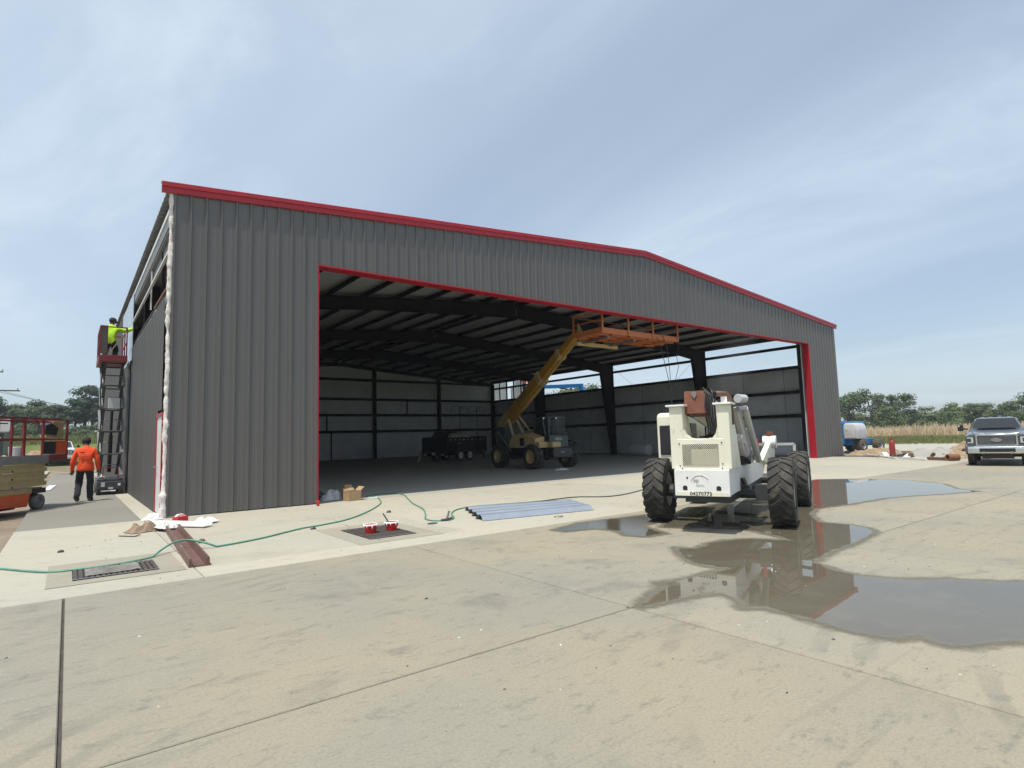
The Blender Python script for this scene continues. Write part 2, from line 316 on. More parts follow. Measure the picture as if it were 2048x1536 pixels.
xs = [-2.35, -.36, 3.44, 7.24, 11.04, 14.84, 18.64, 22.44, 26.24, 30.04, 34.2, 38.4]
for a, b in zip(xs, xs[1:]):
    for y0, y1 in ((-6.59, -6.0 if a < 3.4 else -3.3), (-6.0 if a < 3.4 else -3.3, -.30), (-.30, -.004)):
        if a > 29 and y1 > -.4: continue
        slab(b-a-.008, y1-y0-.008, 'slab', M_apron, a+.004, y0+.004, apron)
pad = struct(MB().box(-2.34, -.002, 0, 29.4, -.14, -.024).build('side_pad', M_joint))
for y0 in range(0, 8):
    slab(1.93, 3.66, 'slab', M_pad, -2.335, y0*3.67+.01, pad)
    slab(.36, 3.66, 'slab', M_apron, -.395, y0*3.67+.01, pad)
hfl = struct(MB().box(.02, W-.02, .004, D-.01, -.14, -.02).build('hangar_floor', M_floor))
for i in range(4):
    for j in range(4): slab(7.83, 8.04, 'slab', M_floor, .03+i*7.84, .01+j*8.055, hfl)
struct(MB().box(38.6, 57, -120, 160, -.2, .0).build('service_road', M_road))
struct(MB().box(-40, -2.6, 31, 38, -.2, .03).build('access_road', M_road))
# puddles (flat water standing on the slabs)
def water_mat(name, base, rough, bump):
    m = bpy.data.materials.new(name); m.use_nodes = True; t = m.node_tree; b = t.nodes['Principled BSDF']
    b.inputs['Roughness'].default_value = rough; b.inputs['IOR'].default_value = 1.33
    P = N(t, 'ShaderNodeNewGeometry').outputs['Position']
    n = N(t, 'ShaderNodeTexNoise'); n.inputs['Scale'].default_value = 2.3; n.inputs['Detail'].default_value = 7; Lk(t, P, n.inputs['Vector'])
    x = N(t, 'ShaderNodeMix', data_type='RGBA'); x.inputs[6].default_value = (*base, 1); x.inputs[7].default_value = (*[c*.72 for c in base], 1); Lk(t, n.outputs[0], x.inputs[0]); Lk(t, x.outputs[2], b.inputs['Base Color'])
    if bump:
        n2 = N(t, 'ShaderNodeTexNoise'); n2.inputs['Scale'].default_value = 5; n2.inputs['Detail'].default_value = 2; Lk(t, P, n2.inputs['Vector'])
        bp = N(t, 'ShaderNodeBump'); bp.inputs['Strength'].default_value = bump; bp.inputs['Distance'].default_value = .01; Lk(t, n2.outputs[0], bp.inputs['Height']); Lk(t, bp.outputs[0], b.inputs['Normal'])
    return m
M_water = water_mat('puddle_water', (.125, .11, .08), .01, .012)
M_damp = water_mat('damp_concrete', (.20, .185, .145), .5, .1)
PUD = [(2.27, -10.58), (2.64, -10.42), (2.97, -10.34), (3.0, -10.21), (3.24, -10.29), (3.53, -10.3), (3.84, -10.32), (4.09, -10.36), (3.97, -10.24), (3.97, -9.91), (4.15, -9.67), (4.55, -9.24), (4.65, -9.47), (5.08, -9.38), (5.46, -9.41), (5.75, -9.59), (5.99, -10.04), (6.19, -9.65), (6.35, -9.24), (6.36, -8.93), (6.18, -8.56), (5.94, -8.4), (5.76, -8.09), (6.46, -7.74), (7.94, -7.06), (8.92, -7.04), (9.56, -7.17), (10.24, -7.32), (11.24, -6.99), (13.71, -6.19), (15.6, -5.9), (16.31, -6.6), (16.46, -7.91), (15.8, -8.84), (14.54, -9.48), (14.19, -9.95), (13.17, -9.6), (12.41, -9.23), (11.67, -9.01), (10.23, -8.92), (9.47, -8.79), (9.27, -8.77), (8.38, -9.09), (7.72, -9.55), (7.77, -9.98), (7.61, -10.3), (7.34, -10.46), (6.43, -10.61), (5.62, -10.65), (5.03, -10.73), (4.85, -10.79), (4.68, -11.11), (4.57, -11.35), (4.65, -11.53), (4.8, -11.8), (5.04, -12.0), (5.21, -12.29), (5.41, -12.5), (5.53, -12.82), (5.25, -13.15), (4.27, -13.16), (3.77, -12.95), (3.51, -12.82), (3.34, -12.67), (3.1, -12.59), (3.07, -12.48), (3.14, -12.32), (2.93, -12.22), (2.9, -12.01), (2.93, -11.78), (2.97, -11.55), (2.99, -11.3), (2.86, -11.18), (3.01, -11.06), (3.14, -10.8), (2.83, -10.68), (2.56, -10.64)]
DAMP = [(4.42, -7.07), (5.19, -6.84), (6.01, -6.94), (6.67, -7.01), (5.92, -7.73), (5.66, -7.7), (5.3, -8.49), (4.91, -8.43), (4.82, -8.19), (5.04, -7.81), (4.95, -7.41), (4.46, -7.28)]
def rough_poly(poly, sub, amp, grow=0):
    res = []; k = len(poly)
    for i in range(k):
        a = Vector((*poly[i], 0)); b = Vector((*poly[(i+1) % k], 0)); d = b-a; n = Vector((d.y, -d.x, 0)).normalized() if d.length else Vector()
        for s in range(sub):
            q = a+d*(s/sub); h = mnoise.noise(q*4.5+Vector((3, 7, 0)))*amp + mnoise.noise(q*13)*amp*.5
            res.append((q.x+n.x*(h-grow), q.y+n.y*(h-grow)))
    return res
def sheet(name, poly, z, m):
    import bmesh
    bm = bmesh.new(); vs = [bm.verts.new((x, y, z)) for x, y in poly]; f = bm.faces.new(vs); bmesh.ops.triangulate(bm, faces=[f])
    bmesh.ops.recalc_face_normals(bm, faces=bm.faces)
    if sum(f.normal.z for f in bm.faces) < 0: bmesh.ops.reverse_faces(bm, faces=bm.faces)
    me = bpy.data.meshes.new(name); bm.to_mesh(me); bm.free(); me.materials.append(m); return struct(obj(name, me))
import numpy as np
def wet_mat(name, deep, rough_w):
    m = bpy.data.materials.new(name); m.use_nodes = True; t = m.node_tree; b = t.nodes['Principled BSDF']; b.inputs['IOR'].default_value = 1.33
    P = N(t, 'ShaderNodeNewGeometry').outputs['Position']; at = N(t, 'ShaderNodeAttribute', attribute_name='wet').outputs['Fac']
    def nz(sc_, d, r=.65):
        n = N(t, 'ShaderNodeTexNoise'); n.inputs['Scale'].default_value = sc_; n.inputs['Detail'].default_value = d; n.inputs['Roughness'].default_value = r; Lk(t, P, n.inputs['Vector']); return n.outputs[0]
    def rng(s_, a_, b_, c_=0, d_=1):
        r = N(t, 'ShaderNodeMapRange', interpolation_type='SMOOTHSTEP'); r.inputs[1].default_value = a_; r.inputs[2].default_value = b_; r.inputs[3].default_value = c_; r.inputs[4].default_value = d_; Lk(t, s_, r.inputs[0]); return r.outputs[0]
    def madd(x, k, c):
        q = N(t, 'ShaderNodeMath', operation='MULTIPLY_ADD'); q.inputs[1].default_value = k; Lk(t, x, q.inputs[0])
        if isinstance(c, float): q.inputs[2].default_value = c
        else: Lk(t, c, q.inputs[2])
        return q.outputs[0]
    e = madd(nz(3.2, 8, .62), .22, madd(at, 1.0, -.11))         # ragged signed distance to the water line
    e2 = madd(nz(7, 8, .7), .22, madd(at, 1.0, -.11))
    Lk(t, rng(e2, -.15, .015, 0, 1), b.inputs['Alpha'])
    Lk(t, rng(e, -.012, .012, .55, rough_w), b.inputs['Roughness'])
    x = N(t, 'ShaderNodeMix', data_type='RGBA'); Lk(t, rng(e, -.05, .05), x.inputs[0]); x.inputs[6].default_value = (.165, .150, .115, 1); x.inputs[7].default_value = (*deep, 1)
    y = N(t, 'ShaderNodeMix', data_type='RGBA'); Lk(t, rng(nz(2.1, 7), .45, .75, 0, .5), y.inputs[0]); Lk(t, x.outputs[2], y.inputs[6]); y.inputs[7].default_value = (.17, .15, .11, 1); Lk(t, y.outputs[2], b.inputs['Base Color'])
    bp = N(t, 'ShaderNodeBump'); bp.inputs['Strength'].default_value = .012; bp.inputs['Distance'].default_value = .01; Lk(t, nz(5, 2), bp.inputs['Height']); Lk(t, bp.outputs[0], b.inputs['Normal'])
    return m
def puddle(poly, z, m, step=.06, margin=.30):
    Q = np.array(poly); x0, y0 = Q.min(0)-margin; x1, y1 = Q.max(0)+margin
    X = np.arange(x0, x1+step, step); Y = np.arange(y0, y1+step, step); gx_, gy_ = np.meshgrid(X, Y); Pn = np.stack([gx_.ravel(), gy_.ravel()], 1)
    dmin = np.full(len(Pn), 1e9); ins = np.zeros(len(Pn), bool)
    for i in range(len(Q)):
        a_, b_ = Q[i], Q[(i+1) % len(Q)]; ab = b_-a_; tt = np.clip(((Pn-a_)@ab)/max(1e-9, ab@ab), 0, 1); dmin = np.minimum(dmin, np.hypot(*(Pn-a_-tt[:, None]*ab).T))
        c_ = (a_[1] > Pn[:, 1]) != (b_[1] > Pn[:, 1]); xi = a_[0]+(Pn[:, 1]-a_[1])/(b_[1]-a_[1] if b_[1] != a_[1] else 1e-9)*(b_[0]-a_[0]); ins ^= c_ & (Pn[:, 0] < xi)
    sd = np.where(ins, dmin, -dmin); nx_, ny_ = len(X), len(Y); keep = sd > -.28
    idx = -np.ones(len(Pn), int); vs, fs = [], []
    for j in range(ny_-1):
        for i in range(nx_-1):
            k = (j*nx_+i, j*nx_+i+1, (j+1)*nx_+i+1, (j+1)*nx_+i)
            if keep[list(k)].any():
                for q in k:
                    if idx[q] < 0: idx[q] = len(vs); vs.append(q)
                fs.append(tuple(int(idx[q]) for q in k))
    me = bpy.data.meshes.new('puddle'); me.from_pydata([(float(Pn[q][0]), float(Pn[q][1]), z) for q in vs], [], fs); me.materials.append(m)
    at = me.attributes.new('wet', 'FLOAT', 'POINT'); at.data.foreach_set('value', [float(sd[q]) for q in vs]); me.update()
    return struct(obj('puddle', me))
puddle(PUD, .004, wet_mat('puddle_water', (.118, .104, .076), .010))
puddle(DAMP, .0062, wet_mat('shallow_water', (.085, .075, .055), .10))
# ================================================================ HANGAR
hg = thing('hangar_building', 'unfinished charcoal metal hangar with red trim and a wide open front', 'hangar')
NP = 34; PW = W/NP; PITCH = PW/3
X1, X2, DH = 3.159, 28.27, 5.815
def rib_profile(width, n=3):
    p = width/n; pts = []
    for i in range(n):
        o = i*p
        pts += [(o, 0), (o+.022, .036), (o+.056, .036), (o+.078, 0), (o+p*.45, 0), (o+p*.45+.012, .0025), (o+p*.45+.035, .0025), (o+p*.45+.047, 0), (o+p*.72, 0), (o+p*.72+.012, .0025), (o+p*.72+.035, .0025), (o+p*.72+.047, 0)]
    pts.append((width, 0)); return pts
PROF = rib_profile(PW)
def panel_mesh(zb, zt, prof=PROF, rev=False):   # local: s along +X, outward -Y; zb, zt functions of s
    m = MB(); k = len(prof)
    m.v = [(s, -h, zb(s)) for s, h in prof]+[(s, -h, zt(s)) for s, h in prof]
    m.f = [(i, i+1, k+i+1, k+i) for i in range(k-1)]; m.m = [0]*(k-1)
    return m
for i in range(NP):
    x0 = i*PW; xm = x0+PW/2
    lo = DH+.03 if X1-.2 < xm < X2+.2 else .02
    # sheets that straddle a jamb are notched by splitting the profile
    segs = []
    if x0 < X1 < x0+PW: segs = [(0, X1-x0, .02), (X1-x0, PW, DH+.03)]
    elif x0 < X2 < x0+PW: segs = [(0, X2-x0, DH+.03), (X2-x0, PW, .02)]
    else: segs = [(0, PW, DH+.03 if X1 < xm < X2 else .02)]
    m = MB()
    for a, b, z0 in segs:
        pr = [(s, h) for s, h in PROF if a < s < b]; pr = [(a, 0)]+pr+[(b, 0)]
        mm = panel_mesh(lambda s: z0, lambda s: roofz(x0+s)-.01, pr); m.add(mm.v, mm.f)
    m.build('wall_panel', M_grey, hg, loc=(x0, 0, 0), fix=False)
# left wall: sheets stop short at the top for the first bays
pwl = D/35
prl = rib_profile(pwl)
for i in range(35):
    y0 = i*pwl; ym = y0+pwl/2
    if y0 < .35 or (9.0 < ym < 9.9): continue
    top = 4.82 if ym < 9 else (4.45 if ym < 14 else HE-.05)
    top += random.uniform(-.03, .03)
    zb = (lambda s, y0=y0: 2.28 if y0+s < 1.62 else -.08)
    m = panel_mesh(zb, lambda s: top, prl)
    m.v = [(-(-v[1]) if False else -.0+v[1], v[0], v[2]) for v in m.v]
    o = m.build('wall_panel', M_grey, hg, loc=(-.0, y0, 0), fix=False); o.scale = (1, 1, 1)
# silver sheathing on the high part of the left wall
for i, (y0, y1, z0, z1) in enumerate(((9.0, 10.1, 4.4, 6.72), (10.12, 11.2, 4.5, 6.74), (11.22, 12.4, 4.46, 6.72), (12.42, 13.8, 4.5, 6.74))):
    MB().box(-.03, -.012, y0, y1, z0, z1).build('sheathing', M_silver, hg)
MB().box(-.015, .02, 9.05, 9.95, .02, 4.45).build('gap_sheet', M_blacksheet, hg)
MB().box(-.055, -.01, 9.3, 9.42, .05, 4.4).build('downpipe', M_black, hg)
# right and back wall outer sheets
for i in range(35):
    y0 = i*pwl; ym = y0+pwl/2
    top = 5.05
    m = panel_mesh(lambda s: -.12, lambda s: top, prl); m.v = [(-v[1], v[0], v[2]) for v in m.v]
    m.build('wall_panel', M_grey, hg, loc=(W, y0, 0), fix=False)
for i in range(NP):
    x0 = i*PW; m = panel_mesh(lambda s: -.12, lambda s: roofz(x0+s)-.01); m.v = [(v[0], -v[1], v[2]) for v in m.v]
    m.build('wall_panel', M_grey, hg, loc=(x0, D, 0), fix=False)
# roof sheets (shared) and ridge cap
SLEN = math.hypot(W/2+.10, SL*(W/2+.10)); sa = math.atan(SL)
rp = []
for s, h in rib_profile(pwl): rp.append((s, h))
rm = MB(); k = len(rp)
rm.v = [(0, s, h+.02) for s, h in rp]+[(SLEN, s, h+.02) for s, h in rp]+[(0, s, h) for s, h in rp]; rm.f = [(i, k+i, k+i+1, i+1) for i in range(k-1)]+[(i, i+1, 2*k+i+1, 2*k+i) for i in range(k-1)]; rm.m = [0]*len(rm.f)
rme = rm.mesh('roof_panel', M_roof)
for side in (0, 1):
    for i in range(35):
        o = obj('roof_panel', rme, hg)
        if side == 0: o.location = (-.10, i*pwl, HE+.05-SL*.10); o.rotation_euler = (0, -sa, 0)
        else: o.location = (W+.10, (i+1)*pwl, HE+.05-SL*.10); o.rotation_euler = (0, -sa, math.pi)
MB().prism([(-.25, -.02), (0, .06), (.25, -.02), (.25, -.01), (0, .075), (-.25, -.01)], (W/2, -.05, HE+.05+SL*W/2+.04), (1, 0, 0), (0, 0, 1), (0, D+.1, 0)).build('ridge_cap', M_roof, hg)
# red rake trim, a stepped profile that follows each slope
prof = [(0, -.185), (-.062, -.185), (-.062, -.065), (-.09, -.055), (-.09, .04), (-.02, .075), (.12, .075), (.12, .06), (0, .06)]
def rake(x0, x1):
    m = MB(); k = len(prof); z0 = roofz(max(0, min(W, x0)))+(SL*min(0, x0) if x0 < 0 else (-SL*max(0, x0-W)))
    def zz(x): return HE+SL*x if x <= W/2 else HE+SL*(W-x)
    m.v = [(x0, a, zz(x0)+b+.14) for a, b in prof]+[(x1, a, zz(x1)+b+.14) for a, b in prof]
    m.f = [(i, (i+1) % k, k+(i+1) % k, k+i) for i in range(k)]+[tuple(range(k-1, -1, -1)), tuple(range(k, 2*k))]; m.m = [0]*len(m.f)
    return m.build('rake_trim', M_red, hg)
for a, b in ((-.22, 6.1), (6.104, 12.2), (12.204, W/2), (W/2, 19.3), (19.304, 25.4), (25.404, W+.2)): rake(a, b)
# gutter end and white eave strut on the left, as seen through the open band
MB().box(-.02, .06, .35, D-.3, 6.62, 6.72).build('eave_flange', M_whitetrim, hg)
MB().box(.0, .05, .35, D-.3, 6.36, 6.615).build('eave_strut', M_mgrey, hg)
MB().box(.02, .20, .35, D-.3, 6.30, 6.355).build('eave_strut', M_mgrey, hg)
MB().box(-.045, .01, .15, 9.0, 5.665, 5.715).build('girt_trim', M_whitetrim, hg)
MB().box(.10, .13, .35, 4.4, 5.95, 6.29).build('liner_sheet', M_mgrey, hg)
MB().box(.03, .06, 4.3, 4.36, 5.2, 6.29).build('liner_edge', M_whitetrim, hg)
MB().box(.10, .13, 4.4, 9.0, 5.1, 5.2).build('liner_sheet', M_mgrey, hg)
MB().box(.08, .16, 2.4, 2.5, 4.6, 6.3).build('stud', M_primer, hg)
MB().box(-.02, .03, .2, 2.9, 4.93, 4.98).build('strap', mat('brown_wood', (.20, .12, .07), (.14, .08, .045), 8, .7, stretch=(1, 1, 6)), hg)
# fluffy insulation left showing on the front left corner
m = MB(); n = 14; K = 190
for i in range(K+1):
    z = .03+i/K*(HE-.06); w = .050+.022*mnoise.noise(Vector((0, 3, z*1.4)))+.02*mnoise.noise(Vector((5, 0, z*5)))+.010*mnoise.noise(Vector((5, 3, z*14)))+(.02 if z < .5 else 0)
    cx = -.02+.03*mnoise.noise(Vector((z*1.1, 9, 2))); cy = .05+.03*mnoise.noise(Vector((1, z*2.1, 6)))
    for j in range(n):
        t = 2*math.pi*j/n; ww = w*(1+.4*mnoise.noise(Vector((math.cos(t)*1.7, math.sin(t)*1.7, z*6)))+.16*mnoise.noise(Vector((math.cos(t)*3, math.sin(t)*3, z*16))))
        m.v.append((cx+math.cos(t)*ww*.9, cy-.03+math.sin(t)*ww*1.0, z))
m.f = [(i*n+j, i*n+(j+1) % n, (i+1)*n+(j+1) % n, (i+1)*n+j) for i in range(K) for j in range(n)]; m.m = [0]*len(m.f)
for k in range(0):      # loose tufts
    z = random.uniform(.1, HE-.2); a = random.uniform(2.4, 5.2); p = Vector((-.02+.09*math.cos(a), .02+.1*math.sin(a), z)); p = p*1 - Vector((math.cos(a), math.sin(a), 0))*.03; d = Vector((math.cos(a), math.sin(a)*.8, random.uniform(-1.2, .6)))*random.uniform(.03, .085)
    m.tube([p, p+d*.5, p+d*.8+Vector((0, 0, -.01)), p+d], [.014, .012, .007, .001], 4)
m.build('corner_insulation', M_fluff, hg, smooth=True)
MB().box(.015, .10, -.002, .04, .02, HE-.1).build('corner_channel', M_grey, hg)
# side entrance door
dr = MB().box(-.03, .0, .42, 1.36, .03, 2.12).build('door', M_whitetrim, hg)
MB().bar((-.03, 1.28, 1.02), (-.09, 1.28, 1.02), .03, .03).bar((-.085, 1.28, 1.02), (-.085, 1.14, 1.02), .02, .03).build('handle', M_steel, dr)
MB().box(-.05, .03, 1.36, 1.44, .0, 2.2).box(-.05, .03, .34, .42, .0, 2.2).box(-.05, .03, .42, 1.36, 2.12, 2.2).build('door_frame', M_red, hg)
for z in (.35, 1.1, 1.85): MB().box(-.045, -.028, .40, .44, z, z+.1).build('hinge', M_steel, dr)
# red jambs and header of the big opening
def trim(name, *boxes):
    m = MB()
    for b in boxes: m.box(*b)
    return m.build(name, M_red, hg)
trim('jamb_trim', (X1-.03, X1, -.045, .0, .0, DH+.035), (X1-.012, X1+.004, .0, .32, .0, DH+.0))
trim('jamb_trim', (X2, X2+.05, -.045, .0, .0, DH+.035), (X2-.004, X2+.012, .0, .29, .0, DH+.0))
trim('header_trim', (X1, X2, -.045, .0, DH, DH+.035), (X1+.005, X2-.005, .0, .32, DH-.004, DH+.012))
MB().box(.05, X1, .30, .34, 0, DH).box(X2+.02, W-.05, .37, .40, 0, DH).box(.1, W-.1, .33, .36, DH+.02, HE-.2).build('front_liner', M_insul, hg)
# ---- steel frame
def I_poly(poly, y, name, tw=.02, fw=.24):
    m = MB(); m.prism(poly, (0, y-tw/2, 0), (1, 0, 0), (0, 0, 1), (0, tw, 0))
    k = len(poly)
    for i in range(k):
        a = Vector((poly[i][0], y, poly[i][1])); b = Vector((poly[(i+1) % k][0], y, poly[(i+1) % k][1]))
        if (b-a).length > 1.6: m.bar(a, b, fw, .025, up=Vector((b-a)).cross(Vector((0, 1, 0))))
    return m.build(name, M_primer, hg)
for y in (8.07, 16.13, 24.2):
    for sgn in (0, 1):
        X = (lambda x: x) if sgn == 0 else (lambda x: W-x)
        I_poly([(X(.22), 0), (X(.58), 0), (X(1.50), 6.18), (X(1.50), HE-.12), (X(.22), HE-.2)], y, 'frame_column')
        zt = lambda x: HE+SL*x-.26
        I_poly([(X(1.52), 6.15), (X(1.52), zt(1.52)), (X(8), zt(8)), (X(W/2-.02), zt(W/2)), (X(W/2-.02), zt(W/2)-.66), (X(8), zt(8)-.48), (X(3.4), zt(3.4)-.58)], y, 'frame_rafter')
for y in (.55, D-.45):
    for sgn in (0, 1):
        X = (lambda x: x) if sgn == 0 else (lambda x: W-x)
        I_poly([(X(.2), HE-.5), (X(.2), HE-.24), (X(W/2-.02), HE+SL*W/2-.26), (X(W/2-.02), HE+SL*W/2-.56)], y, 'frame_rafter', fw=.16)
for x in (X1-.25, X2+.25): MB().box(x-.1, x+.1, .42, .66, 0, roofz(x)-.6).build('end_post', M_primer, hg)
# purlins: one shared mesh, a Z section running front to back
pm = MB().box(-.006, .006, .3, D-.25, -.2, 0).box(0, .075, .3, D-.25, -.012, 0).box(-.075, 0, .3, D-.25, -.2, -.188).mesh('purlin', M_primer)
for side in (0, 1):
    for i in range(11):
        x = .35+i*1.5 if side == 0 else W-.35-i*1.5
        obj('purlin', pm, hg, loc=(x, 0, roofz(x)-.055))
# roof insulation, bay by bay and slope by slope
yb = [.05, 8.07, 16.13, 24.2, D-.05]
for a, b in zip(yb, yb[1:]):
    for x0, x1 in ((.03, W/2), (W/2, W-.03)):
        m = MB(); m.add([(x0, a, roofz(x0)-.035), (x1, a, roofz(x1)-.035), (x1, b, roofz(x1)-.035), (x0, b, roofz(x0)-.035)], [(0, 1, 2, 3)])
        m.build('roof_insulation', M_insulroof, hg)
# back wall: columns, girts, insulation pieces
bx = [W/5*i for i in range(6)]; bz = [0.02, 2.30, 3.66, 4.98, 6.60]
for x in bx[1:5]: MB().box(x-.1, x+.1, D-.62, D-.24, 0, roofz(x)-.3).build('end_post', M_primer, hg)
MB().box(.15, .35, D-.62, D-.24, 0, HE-.3).box(W-.35, W-.15, D-.62, D-.24, 0, HE-.3).build('corner_post', M_primer, hg)
for z in bz[1:]:
    for a, b in zip(bx, bx[1:]): MB().box(a+.1, b-.1, D-.44, D-.24, z-.035, z+.035).box(a+.1, b-.1, D-.45, D-.43, z-.1, z+.1).build('girt', M_primer, hg)
def soft_panel(p0, u, w, z0, z1f, nrm, name='insulation_panel', m=M_insul):
    k = 8; mb = MB(); u = Vector(u); nrm = Vector(nrm); p0 = Vector(p0)
    for j in range(5):
        for i in range(k+1):
            s = w*i/k; zz = z0+(z1f(s)-z0)*j/4; q = p0+u*s; bul = .05*math.sin(math.pi*j/4)*(1 if 0 < i < k else .2)+.02*mnoise.noise(Vector((q.x*1.3, q.y*1.3, zz*2)))
            mb.v.append(tuple(q+nrm*bul+Vector((0, 0, zz))))
    mb.f = [(j*(k+1)+i, j*(k+1)+i+1, (j+1)*(k+1)+i+1, (j+1)*(k+1)+i) for j in range(4) for i in range(k)]; mb.m = [0]*len(mb.f)
    return mb.build(name, m, hg, smooth=True)
for ci, (a, b) in enumerate(zip(bx, bx[1:])):
    for ri, z0 in enumerate(bz):
        cut = {(2, 0): .42, (2, 1): .36, (3, 2): .5}.get((ci, ri))
        zt = (lambda s: bz[ri+1]-.02) if ri < 4 else None
        parts = [(a+.02, b-.02)] if not cut else [(a+.02, a+(b-a)*cut-.03), (a+(b-a)*cut+.03, b-.02)]
        for xa, xb in parts:
            f = (lambda s, z=bz[ri+1] if ri < 4 else 0: z-.02) if ri < 4 else (lambda s, xa=xa: roofz(xa+s)-.25)
            soft_panel((xa, D-.2, 0), (1, 0, 0), xb-xa, z0+.02, f, (0, -1, 0))
        if cut: MB().box(a+(b-a)*cut-.04, a+(b-a)*cut+.04, D-.3, D-.2, z0, bz[min(ri+1, 4)]).build('stud', M_primer, hg)
# side walls: girts and insulation pieces between the frames
for X, s in ((W, -1), (0, 1)):
    for z in (2.25, 3.6, 5.0, 6.18):
        if X == 0 and z > 5.5: continue
        for a, b in zip([.35, 8.07, 16.13, 24.2], [8.07, 16.13, 24.2, D-.3]):
            x0 = X+s*.03; x1 = X+s*.23
            MB().box(min(x0, x1), max(x0, x1), a+.03, b-.03, z-.035, z+.035).box(min(x1, x1+s*.012), max(x1, x1+s*.012), a+.03, b-.03, z-.09, z+.09).build('girt', M_primer, hg)
    for a, b in zip([.4, 8.07, 16.13, 24.2], [8.07, 16.13, 24.2, D-.3]):
        for z0, z1 in ((.02, 2.25), (2.25, 3.6), (3.6, 5.0)):
            for q in range(3):
                w = (b-a)/3; soft_panel((X+s*.04, a+q*w+.012, 0), (0, 1, 0), w-.024, z0+.02, (lambda t, z=z1: z-.02), (s, 0, 0))
    MB().box(min(X+s*.02, X+s*.2), max(X+s*.02, X+s*.2), .35, D-.3, HE-.24, HE-.06).build('eave_strut', M_primer, hg)
# rear bay of the right wall: pale sheeting behind dark studs, daylight between
M_trans = bpy.data.materials.new('backlit_white_sheet'); M_trans.use_nodes = True; t_ = M_trans.node_tree; t_.nodes.remove(t_.nodes['Principled BSDF'])
nn_ = N(t_, 'ShaderNodeTexNoise'); nn_.inputs['Scale'].default_value = 3; mp_ = N(t_, 'ShaderNodeMapping'); mp_.inputs['Scale'].default_value = (1, 4, .3); Lk(t_, N(t_, 'ShaderNodeNewGeometry').outputs['Position'], mp_.inputs[0]); Lk(t_, mp_.outputs[0], nn_.inputs['Vector'])
rr_ = N(t_, 'ShaderNodeValToRGB'); rr_.color_ramp.elements[0].color = (.5, .52, .5, 1); rr_.color_ramp.elements[1].color = (.9, .92, .9, 1); Lk(t_, nn_.outputs[0], rr_.inputs[0])
tl_ = N(t_, 'ShaderNodeBsdfTranslucent'); Lk(t_, rr_.outputs[0], tl_.inputs[0]); Lk(t_, tl_.outputs[0], t_.nodes['Material Output'].inputs[0])
for i, y in enumerate((25.3, 26.4, 27.5, 28.6, 29.7, 30.8)):
    MB().box(W-.16, W-.06, y-.05, y+.05, 5.0, HE-.2).build('stud', M_primer, hg)
for a, b in ((27.55, 28.55), (28.65, 29.2), (29.75, 30.75), (30.85, 31.9)):
    for z0, z1 in ((5.06, 6.12), (6.25, HE-.26)):
        if a == 28.65 and z0 > 6: continue
        MB().box(W-.03, W-.02, a, b, z0, z1).build('sheathing', M_trans, hg)
# X bracing rods in the right wall
for (a, b) in (((W-.3, 8.4, 6.5), (W-.3, 15.9, .5)), ((W-.3, 8.4, .5), (W-.3, 15.9, 6.5)), ((W-.3, 16.4, 6.5), (W-.3, 23.9, .5)), ((W-.3, 16.4, .5), (W-.3, 23.9, 6.5))):
    MB().cyl(a, b, .009, n=6).build('brace_rod', M_steel, hg)
# ================================================================ MORE MATERIALS
M_dusty = mat('dusty_tyre', (.16, .135, .095), (.10, .085, .06), 5, .9)
M_rubber = mat('tyre_rubber', (.026, .026, .026), (.045, .042, .038), 5, .8, dirt=(.13, .115, .09), dscale=4, dlo=.5, dhi=.72)
M_cream = mat('cream_machine_paint', (.84, .81, .66), (.75, .72, .57), 2.5, .45, dirt=(.42, .36, .26), dscale=7, dlo=.60, dhi=.76)
M_mwhite = mat('worn_white_paint', (.86, .85, .82), (.78, .77, .74), 3, .45, dirt=(.40, .36, .31), dscale=9, dlo=.62, dhi=.74)
M_mgreyw = mat('worn_grey_white_paint', (.55, .54, .50), (.46, .45, .41), 3, .5, dirt=(.28, .25, .21), dscale=5, dlo=.58, dhi=.78)
M_rust = mat('rusty_brown_steel', (.16, .055, .035), (.22, .085, .05), 5, .75, 0, .3, dirt=(.30, .31, .30), dscale=2.2, dlo=.62, dhi=.66)
M_pipe = mat('rusty_exhaust_steel', (.17, .10, .07), (.11, .065, .045), 9, .6, .4)
M_glass = mat('dark_glass', (.02, .025, .028), (.015, .018, .02), 2, .05, spec=.6)
M_yel = mat('mustard_boom_paint', (.52, .27, .022), (.42, .21, .018), 2.5, .5, dirt=(.16, .10, .04), dscale=3, dlo=.56, dhi=.8)
M_beige = mat('faded_beige_paint', (.56, .42, .20), (.47, .35, .17), 3, .5, dirt=(.25, .18, .09), dscale=4, dlo=.6, dhi=.8)
M_dgreen = mat('dark_green_grey_paint', (.075, .10, .095), (.055, .075, .072), 4, .5)
M_orange = mat('orange_platform_paint', (.48, .155, .045), (.40, .125, .038), 3, .5, dirt=(.30, .10, .04), dscale=3, dlo=.58, dhi=.8)
M_jlgorange = mat('orange_lift_paint', (.62, .10, .025), (.52, .08, .02), 3, .42, dirt=(.25, .12, .07), dscale=4, dlo=.6, dhi=.8)
M_jlgtan = mat('tan_lift_paint', (.40, .33, .17), (.34, .28, .145), 4, .5, dirt=(.20, .16, .09), dscale=5, dlo=.58, dhi=.8)
M_redrail = mat('dull_red_paint', (.22, .025, .03), (.17, .02, .024), 4, .45)
M_blue = mat('blue_lift_paint', (.03, .20, .48), (.025, .16, .40), 3, .38)
M_ltgrey = mat('light_grey_plastic', (.55, .56, .57), (.48, .49, .50), 4, .4)
M_navy = mat('black_trailer_paint', (.012, .013, .018), (.009, .009, .013), 4, .35)
M_lime = mat('lime_shirt', (.52, .83, .03), (.42, .70, .025), 14, .85, 0, .5, 22)
